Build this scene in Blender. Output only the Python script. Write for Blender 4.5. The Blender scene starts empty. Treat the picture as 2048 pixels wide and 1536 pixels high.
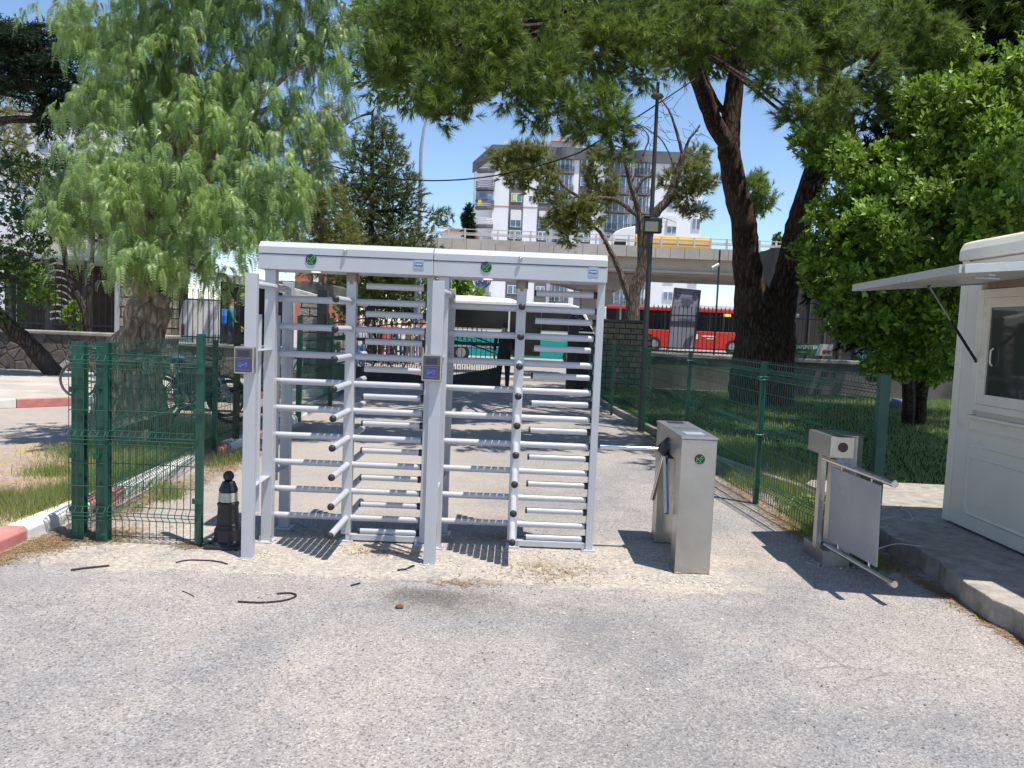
import bpy, bmesh, math, random
import numpy as np
from mathutils import Vector, Matrix, Euler
random.seed(7); rng = np.random.default_rng(11)
S = bpy.context.scene
COL = S.collection
# ------------------------------------------------------------------ camera
FPX = 1538.0; TH = math.radians(4.2); RO = math.radians(2.35); CH = 1.7
Fv = np.array([0, math.cos(TH), -math.sin(TH)]); r0 = np.array([1, 0, 0.]); u0 = np.array([0, math.sin(TH), math.cos(TH)])
Rv = math.cos(RO)*r0 + math.sin(RO)*u0; Uv = -math.sin(RO)*r0 + math.cos(RO)*u0
cam = bpy.data.objects.new("camera", bpy.data.cameras.new("camera")); COL.objects.link(cam)
cam.data.lens = FPX/2048*36; cam.data.sensor_width = 36; cam.data.clip_end = 2000; cam.data.clip_start = 0.05
cam.matrix_world = Matrix(((Rv[0], Uv[0], -Fv[0], 0), (Rv[1], Uv[1], -Fv[1], 0), (Rv[2], Uv[2], -Fv[2], CH), (0, 0, 0, 1)))
S.camera = cam
# measuring helpers: turn a photo pixel into a real point at a known distance / height
CP = np.array([0, 0, CH])
def _ray(px, py): return Fv + Rv*(px-1024)/FPX - Uv*(py-768)/FPX
def at(px, py, Y): d = _ray(px, py); return CP + d*Y/d[1]
def onz(px, py, z=0.0): d = _ray(px, py); return CP + d*(z-CH)/d[2]
# ------------------------------------------------------------------ light
SUN = Vector((0.255, -0.20, 1.0)).normalized()
elev = math.asin(SUN.z); azim = math.atan2(SUN.x, SUN.y)
W = bpy.data.worlds.new("World"); S.world = W; W.use_nodes = True
wn = W.node_tree; bg = wn.nodes['Background']
sky = wn.nodes.new('ShaderNodeTexSky'); sky.sky_type = 'NISHITA'; sky.sun_disc = False
sky.sun_elevation = elev; sky.sun_rotation = azim; sky.air_density = 1.0; sky.dust_density = 0.1; sky.ozone_density = 4.0; sky.altitude = 50
wn.links.new(sky.outputs[0], bg.inputs[0]); bg.inputs[1].default_value = 0.13
sl = bpy.data.lights.new("sun", 'SUN'); sl.energy = 4.6; sl.angle = math.radians(0.5); sl.color = (1.0, 0.95, 0.87)
so = bpy.data.objects.new("sun", sl); COL.objects.link(so); so.rotation_euler = SUN.to_track_quat('Z', 'Y').to_euler()
S.view_settings.view_transform = 'Standard'; S.view_settings.look = 'None'; S.view_settings.exposure = 0.52
# ------------------------------------------------------------------ tagging / mesh helpers
def tag(o, label=None, cat=None, group=None, kind=None):
    if label: o['label'] = label
    if cat: o['category'] = cat
    if group: o['group'] = group
    if kind: o['kind'] = kind
    return o
def thing(name, label, cat, loc=(0, 0, 0), group=None):
    o = bpy.data.objects.new(name, None); COL.objects.link(o); o.location = tuple(float(v) for v in loc); o.empty_display_size = .1
    return tag(o, label, cat, group)
def wloc(o):
    v = Vector((0, 0, 0))
    while o is not None: v = v + o.location; o = o.parent
    return v
def link(name, me, mats, parent=None):
    o = bpy.data.objects.new(name, me); COL.objects.link(o)
    for m in (mats if isinstance(mats, (list, tuple)) else [mats]): me.materials.append(m)
    if parent is not None: o.parent = parent
    return o
def frame(d):
    d = Vector(d).normalized(); a = Vector((0, 0, 1)) if abs(d.z) < .9 else Vector((1, 0, 0))
    x = d.cross(a).normalized(); y = d.cross(x).normalized(); return x, y
class MB:
    def __init__(s): s.v = []; s.f = []; s.m = []; s.k = 0
    def add(s, vs, fs):
        b = len(s.v); s.v.extend(tuple(float(c) for c in v) for v in vs)
        for f in fs: s.f.append(tuple(b+i for i in f)); s.m.append(s.k)
        return s
    def mat(s, k): s.k = k; return s
    def box(s, x0, x1, y0, y1, z0, z1):
        return s.add([(x0,y0,z0),(x1,y0,z0),(x1,y1,z0),(x0,y1,z0),(x0,y0,z1),(x1,y0,z1),(x1,y1,z1),(x0,y1,z1)],
                     [(0,3,2,1),(4,5,6,7),(0,1,5,4),(1,2,6,5),(2,3,7,6),(3,0,4,7)])
    def bar(s, p, q, w, h=None, up=(0,0,1)):
        """rectangular bar from p to q"""
        p = Vector(p); q = Vector(q); h = h or w; d = (q-p).normalized(); u = Vector(up)
        if abs(d.dot(u)) > .95: u = Vector((0,1,0))
        x = d.cross(u).normalized(); y = x.cross(d).normalized(); vs = []
        for c in (p, q):
            for a, b in ((-1,-1),(1,-1),(1,1),(-1,1)): vs.append(c + x*a*w/2 + y*b*h/2)
        return s.add(vs, [(3,2,1,0),(4,5,6,7),(0,1,5,4),(1,2,6,5),(2,3,7,6),(3,0,4,7)])
    def tube(s, pts, r, n=8, caps=True):
        pts = [Vector(tuple(float(c) for c in p)) for p in pts]; N = len(pts)
        rs = r if isinstance(r, (list, tuple)) else [r]*N
        vs = []; fs = []; x = None
        for i, p in enumerate(pts):
            d = (pts[min(i+1, N-1)] - pts[max(i-1, 0)]).normalized()
            if x is None: x, y = frame(d)
            else:
                x = (x - d*x.dot(d)).normalized(); y = d.cross(x).normalized()
            for k in range(n):
                a = 2*math.pi*k/n; vs.append(p + (x*math.cos(a) + y*math.sin(a))*rs[i])
        for i in range(N-1):
            for k in range(n):
                a = i*n+k; b = i*n+(k+1) % n; fs.append((a, b, b+n, a+n))
        if caps: fs.append(tuple(range(n-1, -1, -1))); fs.append(tuple((N-1)*n+k for k in range(n)))
        return s.add(vs, fs)
    def lathe(s, prof, c=(0,0,0), n=16):
        vs = []; fs = []
        for (r, z) in prof:
            for k in range(n):
                a = 2*math.pi*(k+.5)/n; vs.append((c[0]+r*math.cos(a), c[1]+r*math.sin(a), c[2]+z))
        for i in range(len(prof)-1):
            for k in range(n):
                a = i*n+k; b = i*n+(k+1) % n; fs.append((a, b, b+n, a+n))
        fs.append(tuple(range(n-1, -1, -1))); fs.append(tuple((len(prof)-1)*n+k for k in range(n)))
        return s.add(vs, fs)
    def ball(s, c, r, n=10, m=7, sc=(1,1,1)):
        vs = [(c[0], c[1], c[2]-r*sc[2])]; fs = []
        for i in range(1, m):
            t = -math.pi/2 + math.pi*i/m
            for k in range(n):
                a = 2*math.pi*k/n; vs.append((c[0]+r*sc[0]*math.cos(t)*math.cos(a), c[1]+r*sc[1]*math.cos(t)*math.sin(a), c[2]+r*sc[2]*math.sin(t)))
        vs.append((c[0], c[1], c[2]+r*sc[2]))
        for k in range(n): fs.append((0, 1+(k+1) % n, 1+k))
        for i in range(m-2):
            for k in range(n):
                a = 1+i*n+k; b = 1+i*n+(k+1) % n; fs.append((a, b, b+n, a+n))
        L = len(vs)-1
        for k in range(n): fs.append((L, 1+(m-2)*n+k, 1+(m-2)*n+(k+1) % n))
        return s.add(vs, fs)
    def prism(s, poly, a, b, axis='y'):
        """extrude a closed outline; poly points are (u,v); axis = extrusion axis"""
        n = len(poly)
        def P(u, v, t): return {'y': (u, t, v), 'x': (t, u, v), 'z': (u, v, t)}[axis]
        vs = [P(u, v, a) for u, v in poly] + [P(u, v, b) for u, v in poly]
        fs = [tuple(range(n)), tuple(range(2*n-1, n-1, -1))] + [(i, i+n, (i+1) % n + n, (i+1) % n) for i in range(n)]
        return s.add(vs, fs)
    def disc(s, c, r, n=20, axis='y', t=.004):
        vs = []; 
        for e in (0, t):
            for k in range(n):
                a = 2*math.pi*k/n
                if axis == 'y': vs.append((c[0]+r*math.cos(a), c[1]-e, c[2]+r*math.sin(a)))
                elif axis == 'x': vs.append((c[0]-e, c[1]+r*math.cos(a), c[2]+r*math.sin(a)))
                else: vs.append((c[0]+r*math.cos(a), c[1]+r*math.sin(a), c[2]+e))
        return s.add(vs, [tuple(range(n-1, -1, -1)), tuple(range(n, 2*n))] + [(k, (k+1) % n, (k+1) % n+n, k+n) for k in range(n)])
    def torus(s, c, R, r, axis='y', n=28, m=6):
        vs = []; fs = []
        for i in range(n):
            a = 2*math.pi*i/n
            for j in range(m):
                b = 2*math.pi*j/m; q = R + r*math.cos(b); t = r*math.sin(b)
                vs.append({'y': (c[0]+q*math.cos(a), c[1]+t, c[2]+q*math.sin(a)), 'z': (c[0]+q*math.cos(a), c[1]+q*math.sin(a), c[2]+t),
                           'x': (c[0]+t, c[1]+q*math.cos(a), c[2]+q*math.sin(a))}[axis])
        for i in range(n):
            for j in range(m): fs.append((i*m+j, i*m+(j+1) % m, ((i+1) % n)*m+(j+1) % m, ((i+1) % n)*m+j))
        return s.add(vs, fs)
    def build(s, name, mats, parent=None, world=True, smooth=False, bevel=0, fix=True):
        me = bpy.data.meshes.new(name); off = wloc(parent) if (world and parent is not None) else Vector((0, 0, 0))
        me.from_pydata([(v[0]-off.x, v[1]-off.y, v[2]-off.z) for v in s.v], [], s.f)
        me.polygons.foreach_set('material_index', s.m)
        if fix:
            bm = bmesh.new(); bm.from_mesh(me); bmesh.ops.recalc_face_normals(bm, faces=bm.faces); bm.to_mesh(me); bm.free()
        if smooth:
            me.polygons.foreach_set('use_smooth', [True]*len(me.polygons)); 
            try: me.set_sharp_from_angle(angle=math.radians(40))
            except Exception: pass
        me.update(); o = link(name, me, mats, parent)
        if bevel:
            b = o.modifiers.new('bevel', 'BEVEL'); b.width = bevel; b.segments = 2; b.limit_method = 'ANGLE'; b.harden_normals = False
        return o
    def solo(s, name, mats, label, cat, group=None, kind=None, **kw):
        """a thing that is one mesh; origin put at its base"""
        v = np.array(s.v); c = Vector((float((v[:,0].min()+v[:,0].max())/2), float((v[:,1].min()+v[:,1].max())/2), float(v[:,2].min())))
        s.v = [(a-c.x, b-c.y, d-c.z) for a, b, d in s.v]
        o = s.build(name, mats, None, **kw); o.location = c
        return tag(o, label, cat, group, kind)
def npmesh(name, V, nper, mats, parent=None, world=True, F=None, mi=None, smooth=False, tone=None):
    """V (N,3) float array; faces are consecutive groups of nper verts unless F (M,nper) is given"""
    V = np.asarray(V, dtype=np.float32).reshape(-1, 3)
    if world and parent is not None:
        o = wloc(parent); V = V - np.array([o.x, o.y, o.z], dtype=np.float32)
    if F is None: F = np.arange(len(V), dtype=np.int32).reshape(-1, nper)
    me = bpy.data.meshes.new(name); M = len(F)
    me.vertices.add(len(V)); me.vertices.foreach_set('co', V.ravel())
    me.loops.add(M*nper); me.loops.foreach_set('vertex_index', np.asarray(F, dtype=np.int32).ravel())
    me.polygons.add(M); me.polygons.foreach_set('loop_start', np.arange(M, dtype=np.int32)*nper)
    try: me.polygons.foreach_set('loop_total', np.full(M, nper, dtype=np.int32))
    except Exception: pass
    if mi is not None: me.polygons.foreach_set('material_index', np.asarray(mi, dtype=np.int32))
    at_ = me.attributes.new('tone', 'FLOAT', 'FACE'); at_.data.foreach_set('value', np.asarray(tone if tone is not None else rng.uniform(0, 1, M), dtype=np.float32))
    me.update(calc_edges=True); me.validate()
    return link(name, me, mats, parent)
def structure(o): o['kind'] = 'structure'; return o
def text_mesh(body, size, name, m, parent, loc, rot, extrude=.001, sx=1.0, world=True, bold=0):
    cu = bpy.data.curves.new('t', 'FONT'); cu.body = body; cu.size = size; cu.extrude = extrude; cu.align_x = 'CENTER'; cu.align_y = 'CENTER'; cu.resolution_u = 2; cu.offset = bold
    t = bpy.data.objects.new('t', cu); COL.objects.link(t); dg = bpy.context.evaluated_depsgraph_get(); dg.update()
    me = bpy.data.meshes.new_from_object(t.evaluated_get(dg)); bpy.data.objects.remove(t); bpy.data.curves.remove(cu)
    o = bpy.data.objects.new(name, me); COL.objects.link(o); me.materials.clear(); me.materials.append(m)
    me.transform(Matrix.LocRotScale(None, Euler(rot), (sx, 1, 1)) if False else Euler(rot).to_matrix().to_4x4() @ Matrix.Diagonal((sx, 1, 1, 1)))
    o.parent = parent; off = wloc(parent) if (parent is not None and world) else Vector((0,0,0)); o.location = Vector(tuple(float(c) for c in loc)) - off
    return o
# ------------------------------------------------------------------ materials
class NT:
    def __init__(s, name):
        s.m = bpy.data.materials.new(name); s.m.use_nodes = True; s.t = s.m.node_tree; s.n = s.t.nodes; s.b = s.n['Principled BSDF']; s.out = s.n['Material Output']
        s.co = s.n.new('ShaderNodeTexCoord').outputs['Object']
    def L(s, a, b): s.t.links.new(a, b)
    def setin(s, sock, v):
        if v is None: return
        if hasattr(v, 'is_output') or isinstance(v, bpy.types.NodeSocket): s.L(v, sock)
        else: sock.default_value = v if not (isinstance(v, tuple) and len(v) == 3 and sock.type == 'RGBA') else (*v, 1)
    def noise(s, scale, detail=4, rough=.55, co=None, out=0, dist=0):
        n = s.n.new('ShaderNodeTexNoise'); n.inputs['Scale'].default_value = scale; n.inputs['Detail'].default_value = detail; n.inputs['Roughness'].default_value = rough; n.inputs['Distortion'].default_value = dist
        s.L(co or s.co, n.inputs['Vector']); return n.outputs[out]
    def vor(s, scale, out='Color', feature='F1', co=None, rand=1):
        n = s.n.new('ShaderNodeTexVoronoi'); n.feature = feature; n.inputs['Scale'].default_value = scale; n.inputs['Randomness'].default_value = rand; s.L(co or s.co, n.inputs['Vector']); return n.outputs[out]
    def ramp(s, f, stops, interp='LINEAR'):
        n = s.n.new('ShaderNodeValToRGB'); e = n.color_ramp.elements; n.color_ramp.interpolation = interp
        while len(e) < len(stops): e.new(.5)
        for i, (p, c) in enumerate(stops):
            e[i].position = p; e[i].color = (*c, 1) if isinstance(c, (tuple, list)) else (c, c, c, 1)
        s.L(f, n.inputs[0]); return n.outputs[0]
    def mix(s, f, a, b, mode='MIX'):
        n = s.n.new('ShaderNodeMix'); n.data_type = 'RGBA'; n.blend_type = mode; n.clamp_result = False
        s.setin(n.inputs[0], f); s.setin(n.inputs[6], a); s.setin(n.inputs[7], b); return n.outputs[2]
    def math(s, op, a, b=None, c=None, clamp=False):
        n = s.n.new('ShaderNodeMath'); n.operation = op; n.use_clamp = clamp; s.setin(n.inputs[0], a)
        if b is not None: s.setin(n.inputs[1], b)
        if c is not None: s.setin(n.inputs[2], c)
        return n.outputs[0]
    def xyz(s, co=None):
        n = s.n.new('ShaderNodeSeparateXYZ'); s.L(co or s.co, n.inputs[0]); return n.outputs
    def mapr(s, v, a, b, c=0., d=1., smooth=True):
        n = s.n.new('ShaderNodeMapRange'); n.interpolation_type = 'SMOOTHSTEP' if smooth else 'LINEAR'
        s.setin(n.inputs[0], v)
        for i, q in enumerate((a, b, c, d)): n.inputs[1+i].default_value = q
        return n.outputs[0]
    def scaleco(s, v, loc=(0,0,0)):
        n = s.n.new('ShaderNodeMapping'); n.inputs['Scale'].default_value = v; n.inputs['Location'].default_value = loc; s.L(s.co, n.inputs[0]); return n.outputs[0]
    def dist(s, p, sc=(1,1,1)):
        n = s.n.new('ShaderNodeVectorMath'); n.operation = 'SUBTRACT'; s.L(s.co, n.inputs[0]); n.inputs[1].default_value = p
        k = s.n.new('ShaderNodeVectorMath'); k.operation = 'MULTIPLY'; s.L(n.outputs[0], k.inputs[0]); k.inputs[1].default_value = sc
        l = s.n.new('ShaderNodeVectorMath'); l.operation = 'LENGTH'; s.L(k.outputs[0], l.inputs[0]); return l.outputs['Value']
    def bump(s, h, strength=.3, dist=.01):
        n = s.n.new('ShaderNodeBump'); n.inputs['Strength'].default_value = strength; n.inputs['Distance'].default_value = dist; s.L(h, n.inputs['Height']); s.L(n.outputs[0], s.b.inputs['Normal']); return s
    def rnd(s): return s.n.new('ShaderNodeNewGeometry').outputs['Random Per Island']
    def fin(s, col=None, rough=.6, metal=0, spec=.5):
        s.setin(s.b.inputs['Base Color'], col); s.setin(s.b.inputs['Roughness'], rough); s.setin(s.b.inputs['Metallic'], metal); s.b.inputs['Specular IOR Level'].default_value = spec; return s.m
def M(name, c, rough=.6, metal=0, var=.12, scale=6, bump=0, bscale=60, spec=.5, dirt=None):
    t = NT(name); lo = tuple(max(0, v*(1-var)) for v in c); hi = tuple(v*(1+var) for v in c)
    col = t.ramp(t.noise(scale, 5), [(.3, lo), (.7, hi)])
    if dirt: col = t.mix(t.mapr(t.noise(scale*2.3, 7, .7), .55, .75, 0, dirt[1]), col, dirt[0])
    if bump: t.bump(t.noise(bscale, 4), bump, .01)
    r = t.mapr(t.noise(scale*1.7, 4), .3, .7, max(.05, rough-.08), min(1, rough+.08))
    return t.fin(col, r, metal, spec)
def leafmat(name, dark, light, trans=.3, rough=.5, spec=.4, tint=None):
    t = NT(name); an = t.n.new('ShaderNodeAttribute'); an.attribute_name = 'tone'; r = t.math('ADD', t.math('MULTIPLY', an.outputs['Fac'], .72), t.math('MULTIPLY', t.rnd(), .28)); c = t.mix(r, dark, light)
    c = t.mix(t.mapr(t.noise(1.6, 2), .35, .65, 0, .55), c, tint or tuple(v*.75 for v in dark))
    t.fin(c, rough, 0, spec)
    tr = t.n.new('ShaderNodeBsdfTranslucent'); cc = t.mix(.5, c, tuple(min(1, v*1.6) for v in light)); t.L(cc, tr.inputs[0])
    mx = t.n.new('ShaderNodeMixShader'); mx.inputs[0].default_value = trans; t.L(t.b.outputs[0], mx.inputs[1]); t.L(tr.outputs[0], mx.inputs[2]); t.L(mx.outputs[0], t.out.inputs[0])
    return t.m
def barkmat(name, c1, c2, sc=10, b=.8):
    t = NT(name); co = t.scaleco((sc, sc, sc*.22)); n0 = t.noise(1.2, 4, .6, co=co, out=1); dco = t.mix(.35, co, n0, 'ADD'); v = t.vor(1.5, 'Distance', 'DISTANCE_TO_EDGE', co=dco); n = t.noise(3.5, 8, .72, co=co)
    h = t.math('MULTIPLY', t.math('ADD', t.mapr(v, 0, .3, .45, 1), 0.0), n); col = t.ramp(h, [(.18, tuple(x*.35 for x in c1)), (.34, c1), (.56, c2)])
    col = t.mix(t.mapr(t.noise(1.3, 4), .4, .7, 0, .5), col, tuple(x*.8 for x in c2))
    t.bump(h, b, .05); return t.fin(col, .9, 0, .2)
def emis(name, c, k=1.0):
    t = NT(name); t.b.inputs['Emission Color'].default_value = (*c, 1); t.b.inputs['Emission Strength'].default_value = k; return t.fin(c, .5)
def glass(name, c=(.02,.025,.03), rough=.04):
    t = NT(name); col = t.ramp(t.noise(.9, 3), [(.35, c), (.7, tuple(v*2.2 for v in c))]); return t.fin(col, rough, 0, .8)
steel_paint = M('grey_powder_coat', (.47,.48,.505), .36, .1, .04, 3, .04, 300, .5, dirt=((.34,.32,.29), .28))
stainless = NT('brushed_stainless')
_n = stainless.noise(40, 3, .5, co=stainless.scaleco((1,1,.03)))
_r = stainless.mapr(stainless.noise(3, 5, .65), .3, .75, .26, .46)
stainless = stainless.bump(_n, .03, .004).fin(stainless.ramp(stainless.noise(2.2, 6, .7), [(.3, (.40,.385,.365)), (.7, (.50,.485,.46))]), _r, .88, .5)
black_rub = M('black_rubber', (.018,.018,.02), .55, 0, .2, 20)
black_paint = M('black_iron_paint', (.012,.013,.015), .45, 0, .3, 8)
black_gloss = M('black_plastic', (.014,.014,.018), .46, 0, .2, 8)
white_paint = M('white_enamel', (.78,.77,.74), .4, 0, .05, 3)
green_paint = M('green_powder_coat', (.010,.072,.048), .45, 0, .18, 5, .05, 200)
led_green = emis('green_led', (.03, .9, .10), 1.3)
dark_red = M('dark_led', (.05,.015,.012), .4)
glass_dark = glass('dark_glass')
glass_blue = glass('blue_tint_glass', (.10,.15,.21), .08)
collar_m = M('dull_bronze_steel', (.26,.22,.18), .42, .8, .15, 30)
chrome = M('polished_tube', (.62,.6,.58), .16, 1.0, .05, 6)
concrete = M('pale_concrete', (.36,.33,.29), .85, 0, .2, 3, .6, 60, dirt=((.16,.14,.12), .5))
galv = M('galvanised_grey', (.36,.38,.40), .5, .3, .1, 6)
# ================================================================== GROUND
def road_material():
    t = NT('worn_asphalt'); x, y, z = t.xyz()[0], t.xyz()[1], None
    v = t.vor(105, 'Color'); vx = t.xyz(v)[0]; vd = t.vor(105, 'Distance')
    agg = t.ramp(vx, [(.0, (.16,.155,.152)), (.14, (.25,.238,.23)), (.4, (.322,.305,.294)), (.85, (.362,.343,.330)), (1, (.47,.45,.43))])
    v2 = t.xyz(t.vor(240, 'Color'))[1]; fine = t.ramp(v2, [(0, (.66,.66,.67)), (.25, (.95,.95,.95)), (1, (1.08,1.07,1.06))])
    base = t.mix(1.0, agg, fine, 'MULTIPLY')
    big = t.noise(.55, 5, .6, dist=.6); tint = t.ramp(big, [(.36, (.78,.80,.83)), (.5, (.97,.945,.93)), (.64, (1.12,1.05,.98))])
    base = t.mix(1.0, base, tint, 'MULTIPLY')
    mid = t.noise(3.5, 6, .7); base = t.mix(1.0, base, t.ramp(mid, [(.3, (.86,.86,.86)), (.7, (1.1,1.09,1.07))]), 'MULTIPLY')
    # smoother, mortar-filled strip round the machines and along the entrance
    wob = t.math('MULTIPLY', t.math('SUBTRACT', t.noise(1.7, 6, .7), .5), 1.1)
    yy = t.math('ADD', t.math('ADD', y, t.math('MULTIPLY', wob, .55)), t.math('MULTIPLY', t.math('SUBTRACT', t.noise(11, 5, .8), .5), .22)); xx = t.math('ADD', x, wob)
    band = t.math('MULTIPLY', t.mapr(yy, 4.93, 5.05), t.mapr(yy, 6.25, 6.05)); band = t.math('MULTIPLY', band, t.math('MULTIPLY', t.mapr(xx, 1.9, 1.5), t.mapr(xx, -3.9, -3.3)))
    scr = t.mix(t.mapr(t.noise(26, 6, .7), .38, .66), (.34,.295,.24), (.56,.50,.42)); scr = t.mix(t.mapr(vx, 0, .1, .6, 0), scr, (.13,.12,.11))
    edge = t.math('MULTIPLY', t.mapr(t.math('ABSOLUTE', t.math('SUBTRACT', yy, 4.985)), .03, .0), t.mapr(t.noise(3.1, 3), .45, .55)); base = t.mix(t.math('MULTIPLY', t.math('MULTIPLY', edge, t.mapr(xx, 1.9, 1.6)), .55), base, (.13,.11,.09))
    base = t.mix(t.math('MULTIPLY', band, t.mapr(t.noise(4, 7, .8), .36, .56, .15, .9)), base, scr)
    # sandy dust further in
    far = t.math('MULTIPLY', t.mapr(y, 6.2, 7.2), t.mapr(x, 1.2, -.6)); base = t.mix(t.math('MULTIPLY', far, .5), base, (.40,.345,.29))
    # dark worn patches and wheel-polished coarse patches
    for p, sc, k, c in (((-.38,4.62,0), (1.5,2.6,1), .75, (.12,.11,.10)), ((.05,4.5,0), (1.4,3.4,1), .5, (.14,.135,.13)), ((.62,4.2,0), (1.6,1.1,1), .55, (.15,.15,.15)), ((.75,2.9,0), (.9,.9,1), .5, (.15,.155,.155)), ((-.45,4.72,0),(1.8,4.2,1),.95,(.10,.09,.08)), ((-.3,3.9,0),(2.2,2.6,1),.35,(.20,.195,.19)),
                        ((-2.9,4.75,0), (1.1,2.8,1), .3, (.22,.22,.24)), ((1.9,3.4,0), (1.1,2.0,1), .35, (.17,.17,.17)), ((.2,7.6,0), (1.0,.5,1), .45, (.17,.165,.16)), ((.3,5.45,0),(2.2,5,1),.35,(.24,.19,.14))):
        d = t.dist(p, sc); m = t.math('MULTIPLY', t.mapr(t.math('ADD', d, t.math('MULTIPLY', mid, .7)), 1.25, .35), t.mapr(vx, .4, .9, 1, .55)); base = t.mix(t.math('MULTIPLY', m, k), base, c)
    # thin chalky scratches
    w = t.noise(1.1, 3, .5, co=t.scaleco((.5,1.6,1)), dist=2.5); scm = t.math('MULTIPLY', t.mapr(t.math('ABSOLUTE', t.math('SUBTRACT', w, .5)), .0022, 0), t.mapr(t.noise(2.3, 2), .56, .62)); base = t.mix(t.math('MULTIPLY', scm, .6), base, (.72,.66,.62))
    # hairline cracks
    cr = t.vor(.8, 'Distance', 'DISTANCE_TO_EDGE', co=t.mix(.12, t.co, t.noise(2.5, 5, out=1))); crm = t.math('MULTIPLY', t.mapr(cr, .005, .0), t.mapr(t.noise(.8, 2), .56, .64)); base = t.mix(t.math('MULTIPLY', crm, .45), base, (.09,.08,.07))
    h = t.math('ADD', t.math('MULTIPLY', vd, 3.0), t.math('MULTIPLY', t.noise(40, 3), .6)); t.bump(h, .35, .004)
    return t.fin(base, .88, 0, .25)
MR = road_material()
g = MB(); prof = [(-14,0),(0,0),(12,0),(24,0),(32,.18),(50,.62),(80,.9),(700,2.0)]
for i in range(len(prof)-1):
    (a, za), (b, zb) = prof[i], prof[i+1]; w = 60 if b < 60 else 500
    g.add([(-w,a,za),(w,a,za),(w,b,zb),(-w,b,zb)], [(0,1,2,3)])
structure(g.build('ground', MR, fix=False))
street_mat = M('street_asphalt', (.30,.28,.26), .9, 0, .12, 1.2, .2, 90)
concrete2 = M('pavement_concrete', (.33,.30,.26), .9, 0, .3, 9, .9, 70, dirt=((.12,.105,.09), .7))
def slab(name, poly, z0, z1, m, bevel=.012, sub=0):
    b = MB(); b.prism(poly, z0, z1, 'z'); return structure(b.build(name, m, bevel=bevel))
# jagged edge of the broken concrete pavement beside the booth
ed = []; y = 3.0
while y < 8.3:
    ed.append((3.02 + .028*(y-4.3)*2 + random.uniform(-.035,.03) + (0.05 if 5.3 < y < 5.9 else 0), y)); y += random.uniform(.09,.22)
slab('pavement', ed + [(3.36,8.45),(4.4,8.5),(9.5,8.3),(9.5,3.0)], -.05, .15, concrete2, .008)
# ---- left verge: brick-paved island with grass, kerb stones painted pink and white
def brick_mat():
    t = NT('pink_pavers'); n = t.n.new('ShaderNodeTexBrick'); mp = t.n.new('ShaderNodeMapping'); mp.inputs['Rotation'].default_value = (0,0,.35); t.L(t.co, mp.inputs[0]); t.L(mp.outputs[0], n.inputs['Vector'])
    n.inputs['Color1'].default_value = (.42,.30,.27,1); n.inputs['Color2'].default_value = (.34,.26,.24,1); n.inputs['Mortar'].default_value = (.14,.12,.08,1); n.inputs['Scale'].default_value = 4.2; n.inputs['Mortar Size'].default_value = .012
    c = t.mix(t.mapr(t.noise(3, 6, .7), .44, .56, 0, .95), n.outputs[0], t.mix(t.noise(18, 4), (.30,.22,.11), (.44,.35,.19)))
    t.bump(t.noise(50, 4), .4, .01); return t.fin(c, .9, 0, .2)
slab('verge', [(-3.66,2.5),(-3.66,13.2),(-5.3,13.2),(-5.7,10.6),(-5.45,9.4),(-5.9,8.7),(-12,7.9),(-12,2.5)], -.03, .10, brick_mat(), .01)
pink = M('pink_kerb_paint', (.50,.19,.17), .8, 0, .18, 7, .3, 80, dirt=((.42,.36,.31), .6)); whitek = M('white_kerb_paint', (.66,.65,.61), .8, 0, .1, 7, .3, 80, dirt=((.38,.34,.29), .5))
k = MB()
for i, (a, b, c) in enumerate([(2.6,3.6,1),(3.6,4.55,0),(4.55,5.53,1),(5.54,6.38,0),(6.39,6.95,1),(6.96,7.8,0),(7.81,8.7,0),(8.71,9.6,1),(9.61,10.6,0),(10.61,11.6,1),(11.6,13.2,0)]):
    k.mat(0 if c else 1).prism([(-3.66,-.03),(-3.50,-.03),(-3.505,.075),(-3.53,.105),(-3.66,.108)], a+.004, b-.004, 'y')
structure(k.build('kerb', [pink, whitek], bevel=.008))
# far kerb and sidewalk on the left, stepping diagonally away
side_mat = M('sidewalk_stone', (.42,.38,.33), .9, 0, .2, 2, .3, 40)
fk = MB(); d = Vector((.707,.707,0)); n2 = Vector((-.707,.707,0)); p = Vector((-12.5, 8.75, 0))
for i in range(12):
    a = p + d*i*.98; b = p + d*(i*.98+.97); up = Vector((0,0,.15)); fk.mat(i % 2)
    q = [a, b, b+n2*.14, a+n2*.14]; fk.add(q + [v+up for v in q], [(0,1,2,3),(4,5,6,7),(0,1,5,4),(1,2,6,5),(2,3,7,6),(3,0,4,7)])
structure(fk.build('kerb', [pink, whitek], bevel=.01))
e1 = p + d*11.6
slab('sidewalk', [(-12.6,8.95),(e1.x-.15,e1.y+.15),(-3.7,19.45),(-40,19.45),(-40,8.95)], -.02, .13, side_mat, .01)
slab('street', [(-60,24.5),(60,24.5),(60,25.0),(-60,25.0)], -.02, .12, side_mat, .01)
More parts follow.
